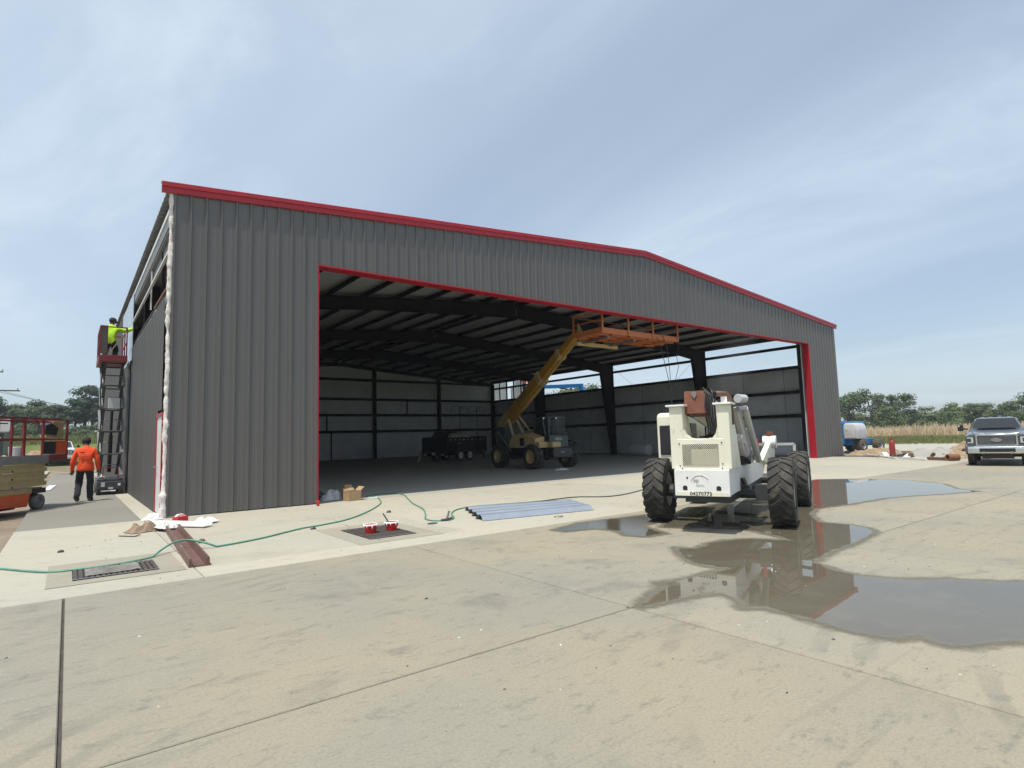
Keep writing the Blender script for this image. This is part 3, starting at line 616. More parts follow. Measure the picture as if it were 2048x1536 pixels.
M_orshirt = mat('orange_shirt', (.95, .10, .022), (.80, .075, .018), 14, .85, 0, .5, 22)
M_denim = mat('dark_denim', (.022, .024, .032), (.015, .016, .022), 30, .9, 0, .3, 60)
M_skin = mat('skin', (.22, .11, .07), (.18, .09, .055), 12, .6)
M_hair = mat('dark_cap', (.02, .019, .02), (.03, .028, .03), 20, .9)
M_boot = mat('tan_boot', (.17, .11, .07), (.12, .08, .05), 12, .85)
M_chrome = mat('chrome', (.75, .76, .77), (.65, .66, .67), 6, .12, .95)
M_silverp = mat('silver_car_paint', (.20, .22, .24), (.17, .19, .21), 5, .22, .55, coat=.6)
M_whitep = mat('white_car_paint', (.75, .76, .77), (.68, .69, .70), 5, .25, 0, coat=.5)
M_lens = mat('lamp_lens', (.65, .66, .66), (.5, .5, .52), 20, .1, .3)
M_tan = mat('fibreglass_scraps', (.36, .31, .24), (.50, .46, .38), 3, .95, 0, .8, 9)
M_card = mat('cardboard', (.42, .29, .16), (.34, .23, .125), 6, .85)
M_hose = mat('green_hose', (.10, .30, .21), (.075, .23, .16), 10, .5)
M_cable = mat('dark_cable', (.03, .04, .036), (.045, .055, .05), 10, .6)
M_bucket = mat('red_plastic', (.62, .02, .02), (.5, .016, .016), 6, .4)
M_paintw = mat('white_drips', (.85, .84, .82), (.75, .74, .72), 12, .5)
M_bluepanel = mat('blue_grey_sheet', (.33, .37, .44), (.27, .31, .37), 3, .35, .3)
M_channel = mat('brown_channel_steel', (.16, .085, .07), (.12, .065, .055), 4, .5, dirt=(.30, .25, .22), dscale=3, dlo=.6, dhi=.8)
M_grate = mat('grate_iron', (.085, .07, .06), (.06, .05, .045), 8, .7)
M_plastic = mat('clear_sheet_plastic', (.62, .62, .58), (.5, .5, .47), 6, .25)
# ================================================================ BUILDERS
def wheel(parent, c, r, w, rimm, n_lug=20, outer=1, chevron=True, rim_r=.55, name='wheel', lug_h=.035, tm=None):
    """tyre mesh (axis local Y) with moulded lugs, rim as a sub-part; outer=+1/-1 is the outside face along Y"""
    m = MB(); hw = w/2; rr = r-lug_h
    prof = [(r*rim_r, -hw*.85), (r*(rim_r+.04), -hw), (rr*.90, -hw), (rr*.97, -hw*.9), (rr, -hw*.6), (rr, hw*.6), (rr*.97, hw*.9), (rr*.90, hw), (r*(rim_r+.04), hw), (r*rim_r, hw*.85)]
    m.lathe(prof, (0, 0, 0), (0, 1, 0), 36, close=True)
    for i in range(n_lug):
        for sd in (-1, 1):
            if not chevron and sd < 0: continue
            t0 = 2*math.pi*(i+(.5 if sd > 0 else 0))/n_lug; dt = 2*math.pi/n_lug
            st = 4; pts = []
            for k in range(st+1):
                f = k/st; yy = sd*hw*(-.08+1.07*f); lead = t0+dt*1.05*f*(1.1-.3*f)
                th = dt*(.24+.06*f); ro = r*(1 if f < .85 else .972); ri = rr*(.995 if f < .8 else .94)
                for a, q in ((lead-th, ri), (lead-th*.8, ro), (lead+th*.8, ro), (lead+th, ri)): pts.append((math.cos(a)*q, yy, math.sin(a)*q))
            fs = []
            for k in range(st):
                o = k*4
                for j in range(3): fs.append((o+j, o+j+1, o+5+j, o+4+j))
            fs += [(0, 1, 2, 3), (st*4+3, st*4+2, st*4+1, st*4)]
            m.add(pts, fs)
    t = m.build(name, tm or M_rubber, parent, loc=c); smooth_angle(t, 38)
    k = MB(); R = r*rim_r; s = outer
    k.lathe([(R*1.02, s*hw*.88), (R*.95, s*hw*.9), (R*.9, s*hw*.55), (R*.86, s*hw*.2), (R*.45, s*hw*.15), (R*.40, s*hw*.35), (R*.18, s*hw*.38), (0.001, s*hw*.38)], (0, 0, 0), (0, 1, 0), 28)
    k.lathe([(R*1.02, -s*hw*.88), (R*.9, -s*hw*.5), (R*.5, -s*hw*.2), (.001, -s*hw*.2)], (0, 0, 0), (0, 1, 0), 28)
    for i in range(8):
        a = 2*math.pi*i/8; k.cyl((math.cos(a)*R*.30, s*hw*.35, math.sin(a)*R*.30), (math.cos(a)*R*.30, s*hw*.43, math.sin(a)*R*.30), R*.04, n=6)
    rm = k.build('rim', rimm, t); smooth_angle(rm, 40)
    return t
def loft(name, rings, m, parent, smooth=True, bevel=0, cap=True):
    mb = MB(); k = len(rings[0])
    for r in rings: mb.v += [tuple(p) for p in r]
    mb.f = [(i*k+j, i*k+(j+1) % k, (i+1)*k+(j+1) % k, (i+1)*k+j) for i in range(len(rings)-1) for j in range(k)]
    if cap: mb.f += [tuple(range(k-1, -1, -1)), tuple(range((len(rings)-1)*k, len(rings)*k))]
    mb.m = [0]*len(mb.f)
    o = mb.build(name, m, parent, bevel=bevel)
    if smooth: smooth_angle(o, 40)
    return o
def inv(root, p):
    c, s = math.cos(-root.rotation_euler.z), math.sin(-root.rotation_euler.z); x, y, z = p[0]-root.location.x, p[1]-root.location.y, p[2]-root.location.z
    k = root.scale.x
    return Vector(((x*c-y*s)/k, (x*s+y*c)/k, z/k))
def blobmesh(segs, labels, mats_by, vox=None):
    pass
# ---- people: one skinned body each
def figure(name, label, loc, rz, J, shirt, pants, shoe, cap, group=None, scale=1.0):
    """J: joint name -> (x,y,z) ; x right of the body, y forward, z up"""
    root = thing(name, label, 'person', loc, rz, group); root.scale = (scale,)*3
    chains = [('pelvis', 'belly', .158, .158, 's'), ('belly', 'chest', .158, .182, 's'), ('chest', 'neckb', .19, .085, 's'), ('neckb', 'neck', .060, .055, 'k'), ('neck', 'head', .055, .092, 'k'), ('head', 'crown', .092, .080, 'h'),
              ('chest', 'shL', .15, .09, 's'), ('shL', 'elL', .088, .072, 's'), ('elL', 'wrL', .072, .052, 's'), ('wrL', 'haL', .034, .040, 'k'),
              ('chest', 'shR', .15, .09, 's'), ('shR', 'elR', .088, .072, 's'), ('elR', 'wrR', .072, .052, 's'), ('wrR', 'haR', .034, .040, 'k'),
              ('pelvis', 'hipL', .13, .105, 'p'), ('hipL', 'knL', .115, .088, 'p'), ('knL', 'anL', .088, .075, 'p'), ('anL', 'toL', .066, .056, 'b'),
              ('pelvis', 'hipR', .13, .105, 'p'), ('hipR', 'knR', .115, .088, 'p'), ('knR', 'anR', .088, .075, 'p'), ('anR', 'toR', .066, .056, 'b')]
    names = ['pelvis', 'belly', 'chest', 'neckb', 'neck', 'head', 'crown', 'shL', 'elL', 'wrL', 'haL', 'shR', 'elR', 'wrR', 'haR', 'hipL', 'knL', 'anL', 'toL', 'hipR', 'knR', 'anR', 'toR']
    P = {k: Vector(J[k]) for k in names}
    rad = {}
    for a, b, ra, rb, c in chains: rad.setdefault(a, ra); rad[b] = rb
    edges = [(a, b, c) for a, b, ra, rb, c in chains]
    fid = 0
    for sd in 'LR':      # five fingers rooted in the palm
        h = P['ha'+sd]; d = (h-P['wr'+sd]).normalized(); side = d.cross(Vector((0, 1, 0)) if abs(d.y) < .8 else Vector((0, 0, 1))).normalized(); curl = d.cross(side)
        for q in range(5):
            off = (q-1.5)*.018 if q < 4 else -.038
            L = (.060, .070, .064, .050, .045)[q]; dd = d if q < 4 else (d*.6-side*.8).normalized()
            a = h+side*off*.9; b = a+dd*L*.6; c = b+(dd*.8+curl*.6).normalized()*L*.6
            for nm, pt, r in ((f'f{sd}{q}a', b, .0095), (f'f{sd}{q}b', c, .008)): P[nm] = pt; rad[nm] = r; names.append(nm)
            edges += [('ha'+sd, f'f{sd}{q}a', 'k'), (f'f{sd}{q}a', f'f{sd}{q}b', 'k')]
    idx = {k: i for i, k in enumerate(names)}
    me = bpy.data.meshes.new(name); me.from_pydata([P[k] for k in names], [(idx[a], idx[b]) for a, b, c in edges], [])
    tmp = bpy.data.objects.new('tmp', me); C.objects.link(tmp)
    sk = tmp.modifiers.new('skin', 'SKIN'); sv = me.skin_vertices[0].data
    for k in names:
        r = rad[k]; fl = (r, r)
        sv[idx[k]].radius = fl; sv[idx[k]].use_root = (k == 'pelvis')
    ss = tmp.modifiers.new('sub', 'SUBSURF'); ss.levels = 2; ss.render_levels = 2
    dg = bpy.context.evaluated_depsgraph_get(); bm_ = bpy.data.meshes.new_from_object(tmp.evaluated_get(dg)); bpy.data.objects.remove(tmp)
    for mm in (shirt, pants, M_skin, shoe, cap): bm_.materials.append(mm)
    code = {'s': 0, 'p': 1, 'k': 2, 'b': 3, 'h': 4}
    for f in bm_.polygons:
        c = f.center; best = None
        for a, b, k in edges:
            pa, pb = P[a], P[b]; ab = pb-pa; t = max(0, min(1, (c-pa).dot(ab)/max(1e-9, ab.length_squared))); dd = (c-pa-ab*t).length
            dd /= max(.02, rad[a]*(1-t)+rad[b]*t)
            if best is None or dd < best[0]: best = (dd, k)
        k = best[1]
        if k == 's' and abs(c.x) < .2 and c.z < P['pelvis'].z-.05: k = 'p'
        f.material_index = code[k]; f.use_smooth = True
    # cloth folds
    for v in bm_.vertices:
        n = mnoise.noise(v.co*Vector((11, 11, 16)).x)*.016+mnoise.noise(v.co*30)*.006
        if v.co.z < P['neckb'].z: v.co += v.normal*n
    body = obj('body', bm_, root)
    # cap with a brim, ears and nose kept small
    hc = (P['head']+P['crown'])/2; up = (P['crown']-P['neck']).normalized(); fw = Vector(J.get('look', (0, 1, 0))).normalized()
    m = MB(); m.lathe([(.104, -.01), (.108, .03), (.100, .075), (.07, .11), (.03, .125), (.001, .127)], hc-up*.0, up, 18)
    side = fw.cross(up).normalized()
    b0 = hc+up*.0+fw*.09
    m.add([b0-side*.075, b0+side*.075, b0+side*.06+fw*.085-up*.02, b0-side*.06+fw*.085-up*.02, b0-side*.075-up*.012, b0+side*.075-up*.012, b0+side*.06+fw*.085-up*.03, b0-side*.06+fw*.085-up*.03], [(0, 1, 2, 3), (7, 6, 5, 4), (0, 4, 5, 1), (1, 5, 6, 2), (2, 6, 7, 3), (3, 7, 4, 0)])
    smooth_angle(m.build('cap', cap, root), 50)
    m = MB()
    for sd in (-1, 1): m.lathe([(.001, -.012), (.022, -.008), (.028, 0), (.022, .008), (.001, .012)], P['head']+side*sd*.092-up*.0, side, 10)
    m.cyl(P['head']+fw*.085+up*.01, P['head']+fw*.108-up*.015, .010, .018, 8)
    m.build('ears_and_nose', M_skin, root, smooth=True)
    return root
# ================================================================ WHITE TELEHANDLER
wt = thing('white_telehandler', 'cream and white rough terrain forklift standing in the puddle', 'telehandler', (6.72, -8.5, 0), math.radians(21.5))
sp = [(-1.17, .55), (-.41, .56), (-.34, .74), (.05, .72), (.33, .57), (1.95, .60), (2.33, .78), (2.33, .92), (-1.17, .92)]
for y in (-.38, .33): MB().prism(sp, (0, y, 0), (1, 0, 0), (0, 0, 1), (0, .05, 0)).build('side_plate', M_mwhite, wt, bevel=.006)
rear = MB().box(-1.20, -1.10, -.385, .385, .54, .915).build('counterweight', M_mwhite, wt, bevel=.008)
MB().box(-1.205, -1.199, -.36, .36, .545, .60).build('lower_band', M_cream, rear)
for y in (.235, -.235):
    MB().prism([(-.032, 0), (.032, 0), (.032, .045), (.018, .062), (-.018, .062), (-.032, .045)], (-1.204, y, .625), (0, 1, 0), (0, 0, 1), (.01, 0, 0)).build('socket', M_black, rear)
MB().cyl((-1.204, .20, .80), (-1.19, .20, .80), .014, n=10).build('bolt_hole', M_black, rear)
text(rear, '04270773', (-1.208, .015, .575), (math.pi/2, 0, -math.pi/2), .078, M_black)
M_faded = mat('faded_decal', (.52, .52, .53), (.70, .70, .70), 40, .6)
M_faded2 = mat('worn_black_decal', (.10, .10, .10), (.55, .55, .54), 60, .6)
arc = MB()
arc.tube([(-1.203, .02+.13*math.cos(t), .73+.11*math.sin(t)) for t in [math.radians(10+10*k) for k in range(15)]], .005, 5)
arc.build('faded_decal', M_faded, rear)
text(rear, 'PSI', (-1.206, .075, .755), (math.pi/2, 0, -math.pi/2), .065, M_faded2)
text(rear, 'RENTAL', (-1.206, .02, .70), (math.pi/2, 0, -math.pi/2), .032, M_faded)
hs = MB().box(-1.155, -1.00, -.335, .335, .915, 1.36).build('engine_housing', M_cream, wt, bevel=.01)
MB().box(-1.159, -1.150, -.25, .26, .975, 1.28).build('grille_backing', M_black, hs)
gl = MB()
y0, y1, z0, z1 = -.25, .26, .975, 1.28; st = .030
k = -int((z1-z0)/st)-1
while k*st < (y1-y0):
    for sg in (1, -1):
        # line y = y0+k*st + (z-z0) (or mirrored), clipped to the rectangle
        a0 = k*st; za, zb = max(0, -a0), min(z1-z0, (y1-y0)-a0)
        if zb > za:
            ya, yb_ = a0+za, a0+zb
            if sg < 0: ya, yb_ = (y1-y0)-ya, (y1-y0)-yb_
            gl.bar((-1.163, y0+ya, z0+za), (-1.163, y0+yb_, z0+zb), .004, .0085, up=(1, 0, 0))
    k += 1
gl.build('grille', M_cream, hs)
# a paler plate behind most of the mesh lets the dark only show along two edges
MB().box(-1.1615, -1.1595, -.245, .13, .98, 1.21).build('radiator_core', mat('dusty_radiator', (.42, .38, .28), (.5, .46, .34), 30, .8), hs)
for y, z in ((.30, 1.29), (.30, .97), (-.30, 1.30), (-.30, 1.0), (-.29, .935), (.27, .93)): MB().cyl((-1.165, y, z), (-1.15, y, z), .009, n=8).build('bolt', M_black, hs)
MB().box(-1.158, -1.154, -.04, .05, 1.30, 1.35).build('sticker', M_paintw, hs)
twp = [(-1.15, .92), (-1.15, 1.84), (-.86, 1.84), (-.42, .92)]
for y, ya in ((.235, .43), (-.42, -.25)):
    tw = MB().prism(twp, (0, y, 0), (1, 0, 0), (0, 0, 1), (0, ya-y, 0)).build('tower', M_cream, wt, bevel=.012)
    MB().box(-1.19, -.82, y-.04, ya+.04, 1.84, 1.868).build('tower_cap', M_mwhite, tw, bevel=.004)
# fillets in the corners of the U between the towers
MB().prism([(.235, 1.36), (.235, 1.50), (.20, 1.42), (.15, 1.375), (.08, 1.36)], (-1.15, 0, 0), (0, 1, 0), (0, 0, 1), (.15, 0, 0)).build('gusset', M_cream, wt)
MB().prism([(-.25, 1.36), (-.25, 1.52), (-.225, 1.43), (-.18, 1.375), (-.10, 1.36)], (-1.15, 0, 0), (0, 1, 0), (0, 0, 1), (.15, 0, 0)).build('gusset', M_cream, wt)
bm1 = MB().bar((-.70, .08, 1.86), (3.2, .08, 1.22), .30, .33).build('boom', M_cream, wt, bevel=.01)
MB().bar((-.98, .08, 1.90), (-.68, .08, 1.857), .32, .345).build('boom_end', M_rust, bm1, bevel=.006)
MB().prism([(.05, 2.055), (.13, 2.055), (.11, 1.99), (.085, 1.95), (.06, 1.99)], (-.993, 0, 0), (0, 1, 0), (0, 0, 1), (.006, 0, 0)).build('paint_patch', M_mgrey, bm1)
MB().bar((.2, .08, 1.50), (3.0, .08, .98), .24, .22).build('inner_boom', M_mgreyw, bm1)
hoses = MB()
for q in range(5):
    yy = -.07-.032*q; b = .035*((q*7) % 5)
    hoses.tube([(-.80+b*.3, yy+.10, 2.03), (-.86, yy+.08, 2.10-b*.2), (-.93, yy+.03, 2.11-b*.4), (-.98, yy-.02, 2.02-b*.3), (-.99, yy-.0, 1.85), (-.985, yy+.0, 1.68), (-.97, yy-.02, 1.52), (-.93, yy-.01, 1.42), (-.85, yy+.06, 1.385), (-.75, yy+.16, 1.38)], .0145, 7)
hoses.tube([(-.98, .20, 1.72), (-.97, .05, 1.62), (-.95, -.10, 1.50), (-.93, -.20, 1.44)], .008, 6)
hoses.build('hydraulic_hoses', M_black, wt, smooth=True)
MB().cyl((-.42, -.52, 1.80), (.62, -.52, .96), .05, n=12).build('brace_tube', M_mgreyw, wt)
MB().cyl((-.70, -.46, 1.78), (-.40, -.53, 1.80), .035, n=8).build('brace_pin', M_steel, wt)
ex = MB(); ex.tube([(-.9, -.40, 1.55), (-.9, -.40, 1.86), (-.9, -.39, 1.95), (-.92, -.35, 2.00), (-.97, -.28, 2.005), (-1.02, -.225, 2.005)], .043, 12); ex.build('exhaust_pipe', M_pipe, wt, smooth=True)
MB().cyl((-1.021, -.2235, 2.005), (-1.027, -.217, 2.005), .036, n=12).build('exhaust_bore', M_black, wt)
MB().cyl((-.78, -.50, 1.93), (-.62, -.56, 1.93), .062, n=14).cyl((-.78, -.5, 1.93), (-.80, -.492, 1.93), .068, n=14).build('air_cleaner', M_ltgrey, wt, bevel=.005)
MB().box(-.95, -.80, -.37, -.28, 1.875, 1.97).build('valve_block', M_paintw, wt, bevel=.006)
MB().prism([(-.66, 1.80), (-.36, 1.83), (.56, .93), (.18, .93)], (0, -.45, 0), (1, 0, 0), (0, 0, 1), (0, .07, 0)).build('tower_brace', M_mgreyw, wt, bevel=.006)
MB().cyl((-.52, -.36, 1.75), (.28, -.36, .98), .018, n=8).build('tilt_rod', M_steel, wt)
MB().cyl((-.35, -.40, 1.30), (.15, -.40, .96), .05, n=12).cyl((-.42, -.40, 1.36), (-.3, -.40, 1.28), .07, n=12).build('lift_cylinder', M_mgreyw, wt)
MB().box(-.1, .28, -.42, -.30, .93, 1.06).cyl((-.05, -.44, 1.0), (.2, -.44, 1.05), .04, n=8).cyl((.05, -.46, .95), (.22, -.45, 1.12), .03, n=8).build('valve_bank', M_black, wt)
MB().prism([(.30, .94), (.30, 1.52), (.55, 1.52), (1.25, 1.30), (1.25, 1.10), (1.0, .94)], (0, -.36, 0), (1, 0, 0), (0, 0, 1), (0, .22, 0)).build('fuel_tank', M_mgrey, wt, bevel=.02)
MB().box(1.02, 1.18, -.372, -.36, 1.12, 1.26).build('tank_plate', M_ltgrey, wt)
MB().cyl((1.36, -.40, .92), (1.36, -.40, 1.26), .035, n=14).cyl((1.36, -.40, 1.26), (1.36, -.40, 1.31), .02, n=8).build('fire_extinguisher', M_bucket, wt)
MB().prism([(1.55, .92), (2.75, 1.22), (3.05, 1.22), (3.28, 1.05), (3.15, .78), (2.35, .80)], (0, -.46, 0), (1, 0, 0), (0, 0, 1), (0, .10, 0)).build('fork_carriage', M_cream, wt, bevel=.008)
m = MB(); m.lathe([(.09, -.12), (.125, -.12), (.125, .12), (.09, .12)], (2.92, -.42, 1.22), (0, 1, 0), 20, close=True); smooth_angle(m.build('pivot_tube', M_mwhite, wt))
MB().cyl((2.92, -.42, 1.35), (2.92, -.42, 1.43), .07, n=10).build('beacon', M_rust, wt)
MB().bar((3.05, -.85, 1.17), (3.05, .75, 1.17), .05, .05).bar((3.05, -.85, 1.17), (3.05, -.85, .55), .05, .05).bar((3.05, .75, 1.17), (3.05, .75, .55), .05, .05).build('fork_frame', M_mgreyw, wt)
for y in (-.45, .45): MB().bar((3.1, y, .12), (4.2, y, .10), .12, .045).bar((3.1, y, .12), (3.1, y, .62), .12, .045).build('fork', M_steel, wt)
cb = MB().box(.10, 1.35, .47, 1.02, .90, 1.80).build('cab', M_cream, wt, bevel=.07)
for nm, b in (('window', (.085, .11, .545, .945, 1.10, 1.57)), ('window', (.30, 1.15, 1.005, 1.03, 1.12, 1.60)), ('window', (.22, .62, .455, .48, 1.20, 1.62))):
    w_ = MB().box(*b).build(nm, M_glass, cb, bevel=.035)
MB().box(.08, .112, .53, .96, 1.085, 1.585).build('window_seal', M_black, cb, bevel=.04)
MB().cyl((.02, .44, 1.36), (.02, .44, 1.45), .02, n=8).lathe([(.001, -.03), (.03, 0), (.001, .03)], (.02, .44, 1.47), (0, 0, 1), 8).build('work_lamp', M_ltgrey, wt)
for x in (0, 2.8):
    MB().cyl((x, -.92, .50), (x, .95, .50), .10, n=12).box(x-.17, x+.17, -.2, .2, .34, .66).box(x-.1, x+.1, -.72, -.55, .38, .62).box(x-.1, x+.1, .55, .72, .38, .62).build('axle', M_dgrey, wt)
    for yy_, o_ in ((.97, 1), (-.92, -1)):
        wh = wheel(wt, (x, yy_, .52), .52, .345, M_mgreyw, 20, o_, lug_h=.020)
        if x == 0: wh.rotation_euler.z = math.radians(2.5)      # rear wheels steered
MB().box(-.9, 2.2, -.32, .32, .42, .90).build('chassis', M_dgrey, wt)
MB().box(.3, 1.2, .40, .75, .45, .85).build('oil_tank', M_dgrey, wt, bevel=.02)
# ================================================================ YELLOW TELEHANDLER
yt = thing('yellow_telehandler', 'mustard and dark green telehandler with its boom raised inside the hangar', 'telehandler', (16.25, 9.0, 0), math.radians(-93))
MB().box(-.75, 3.05, -.52, .52, .50, .98).box(-.75, -.2, -.75, .75, .6, 1.2).build('chassis', M_navy, yt, bevel=.02)
hd = loft('engine_hood', [[(.78, y, z) for y, z in ((-1.02, .96), (-.5, .96), (-.5, 1.45), (-1.0, 1.35))], [(1.25, y, z) for y, z in ((-1.06, .96), (-.5, .96), (-.5, 1.66), (-1.02, 1.60))], [(2.1, y, z) for y, z in ((-1.06, .96), (-.5, .96), (-.5, 1.66), (-1.02, 1.58))], [(2.9, y, z) for y, z in ((-1.06, .96), (-.5, .96), (-.5, 1.45), (-1.04, 1.38))]], M_beige, yt, bevel=.02)
MB().box(2.9, 3.2, -1.04, -.55, .96, 1.22).build('hood_nose', M_beige, hd, bevel=.02)
MB().box(1.75, 2.05, -1.075, -1.05, 1.06, 1.42).build('air_intake', M_black, hd)
MB().box(3.15, 3.55, -.55, -.05, .96, 1.22).build('lamp_housing', M_beige, yt, bevel=.05)
fp = MB().prism([(-.42, .96), (.75, .96), (.70, 1.50), (-.34, 1.52)], (3.02, 0, 0), (0, 1, 0), (0, 0, 1), (.08, 0, 0)).build('front_panel', M_dgreen, yt, bevel=.01)
text(fp, 'GEHL', (3.106, .16, 1.33), (math.pi/2, 0, math.pi/2), .17, M_paintw)
lp = MB().prism([(-.36, .52), (.62, .50), (.72, .72), (.62, .93), (-.36, .95), (-.45, .72)], (3.32, 0, 0), (0, 1, 0), (0, 0, 1), (.10, 0, 0)).build('front_plate', M_dgrey, yt, bevel=.01)
text(lp, '663', (3.426, .12, .74), (math.pi/2, 0, math.pi/2), .13, M_ltgrey)
cbf = MB()
for x in (1.35, 2.45):
    for y in (.10, 1.02): cbf.bar((x, y, .95), (x, y, 2.34), .07, .07)
cbf.box(1.30, 2.5, .05, 1.07, 2.32, 2.39).box(1.30, 2.5, .07, 1.05, .9, 1.45)
cb2 = cbf.build('cab', M_dgreen, yt, bevel=.008)
MB().box(1.4, 2.4, .085, .10, 1.46, 2.31).box(2.44, 2.46, .14, .98, 1.46, 2.31).box(1.34, 1.36, .14, .98, 1.46, 2.31).build('cab_glass', mat('cab_glass', (.03, .04, .045), (.02, .03, .03), 2, .06, alpha=.55), cb2)
MB().box(1.55, 2.0, .35, .85, 1.45, 1.6).box(1.5, 1.6, .35, .85, 1.6, 2.05).build('seat', M_black, cb2)
for y in (-.32, .42):
    pst = MB().bar((2.75, y, 1.45), (2.55, y, 2.28), .05, .05).build('light_post', M_dgreen, yt)
    m = MB(); m.box(2.54, 2.64, y-.05, y+.05, 2.26, 2.35); l = m.build('work_light', M_black, pst); MB().box(2.64, 2.65, y-.045, y+.045, 2.265, 2.345).build('lens', M_paintw, l)
MB().bar((3.0, .78, .96), (3.0, .78, 1.6), .035, .035).bar((3.0, .78, 1.6), (3.0, .2, 1.6), .035, .035).build('hose_guard', M_black, yt)
m = MB(); m.tube([(2.15, 1.05, 1.12), (2.4, 1.05, 1.22), (2.75, 1.05, 1.24), (3.1, 1.05, 1.18), (3.3, 1.05, 1.08)], .03, 6); m.box(2.2, 3.25, .82, 1.28, 1.18, 1.21); m.build('fender', M_black, yt)
for x in (0, 2.7):
    MB().cyl((x, -1.0, .56), (x, 1.0, .56), .11, n=12).box(x-.2, x+.2, -.25, .25, .38, .76).build('axle', M_dgrey, yt)
    wheel(yt, (x, -1.02, .57), .57, .42, M_beige, 16, -1); wheel(yt, (x, 1.02, .57), .57, .42, M_beige, 16, 1)
A = inv(yt, (16.02, 9.72, 2.12)); B = inv(yt, (14.98, 3.05, 5.72)); dv = (B-A)
def bp(t, dz=0): return A+dv*t+Vector((0, 0, dz))
b1 = MB().bar(bp(-.02), bp(.56), .44, .50).build('boom', M_yel, yt, bevel=.012)
for ta, tb_, kw in ((-.03, .09, .47), (.535, .575, .49)): MB().bar(bp(ta), bp(tb_), kw, kw+.06).build('boom_collar', M_beige, b1, bevel=.01)
text(b1, 'DYNALIFT', bp(.33)+Vector((0, -.226, .08)), (math.pi/2, -math.atan2(dv.z, math.hypot(dv.x, dv.y)), math.atan2(dv.y, dv.x)), .24, M_black)
b2 = MB().bar(bp(.56), bp(.80), .34, .40).build('boom_section', M_yel, yt, bevel=.01)
MB().bar(bp(.78), bp(.81), .39, .45).build('boom_collar', M_beige, b2, bevel=.01)
b3 = MB().bar(bp(.80), bp(1.0), .25, .30).build('boom_section', M_yel, yt, bevel=.01)
MB().cyl(bp(.45, -.33), bp(.96, -.30), .035, n=8).cyl(bp(.3, -.36), bp(.62, -.34), .06, n=10).build('extension_cylinder', M_beige, b1)
MB().bar(bp(.15, -.30), bp(.50, -.33), .20, .10).build('hose_tray', M_yel, b1)
for y in (-.42, .38): MB().cyl((.55, y, .95), tuple(bp(.13, -.22)+Vector((0, y*.6, 0))), .07, .06, 10).build('lift_cylinder', M_beige, yt)
MB().bar((1.15, .62, 1.05), tuple(bp(.17, -.25)+Vector((0, .25, 0))), .07, .07).build('link_arm', M_beige, yt)
MB().bar((-.6, -.72, 1.75), (.35, -.62, .80), .06, .06).build('stabiliser_arm', M_mgrey, yt)
MB().box(-.85, -.15, -.62, .62, .95, 2.0).build('boom_mount', M_dgreen, yt, bevel=.02)
MB().bar(bp(.98), inv(yt, (15.0, 2.3, 5.10)), .22, .26).bar(inv(yt, (14.1, 2.25, 5.06)), inv(yt, (16.4, 2.25, 5.06)), .12, .14).build('fork_head', M_beige, yt, bevel=.01)
for x in (14.4, 15.9): MB().bar(inv(yt, (x, 2.25, 5.08)), inv(yt, (x, .85, 5.13)), .13, .06).build('fork', M_steel, yt)
# ================================================================ ORANGE WORK PLATFORM
wp = thing('work_platform', 'long orange steel work platform carried by the raised mustard boom', 'work platform', (16.05, 1.35, 5.2))
L2, D2 = 2.26, .75
for nm, b in (('toe_board', (-L2, L2, -D2, -D2+.03, .0, .21)), ('toe_board', (-L2, L2, D2-.03, D2, .0, .21)), ('toe_board', (-L2, -L2+.03, -D2+.03, D2-.03, .0, .21)), ('toe_board', (L2-.03, L2, -D2+.03, D2-.03, .0, .21))): MB().box(*b).build(nm, M_orange, wp)
for i in range(8):
    a = -L2+.04+i*(2*L2-.08)/8; MB().box(a+.004, a+(2*L2-.08)/8-.004, -D2+.03, D2-.03, .03, .06).build('deck_plank', M_orange, wp)
for y in (-.5, 0, .5): MB().box(-L2+.03, L2-.03, y-.03, y+.03, -.035, .028).build('deck_joist', M_orange, wp)
for x in (-1.6, -.6, .5, 1.5): MB().box(x-.04, x+.04, -D2+.03, D2-.03, -.045, .026).build('cross_joist', M_orange, wp)
for x in (-L2+.03, -.80, .65, L2-.03):
    for y in (-D2-.012, D2+.012): MB().box(x-.035, x+.035, y-.025, y+.025, .0, .80).build('post', M_orange, wp)
for y in (-D2-.012, D2+.012): MB().box(-L2, L2, y-.025, y+.025, .80, .85).build('top_rail', M_orange, wp)
for x in (-L2+.03, L2-.03): MB().box(x-.025, x+.025, -D2, D2, .80, .85).box(x-.02, x+.02, -D2, D2, .48, .52).build('end_rail', M_orange, wp)
MB().prism([(0, 0), (.34, 0), (0, .42)], (-L2+.1, D2-.16, .2), (1, 0, 0), (0, 0, 1), (0, .02, 0)).build('gusset', M_beige, wp)
tag(MB().box(0, .42, 0, .3, 0, .20).build('tool_box', M_mgrey, None, bevel=.01, loc=(16.3, 1.5, 5.262)), 'grey tool box lying on the deck of the orange work platform', 'tool box')
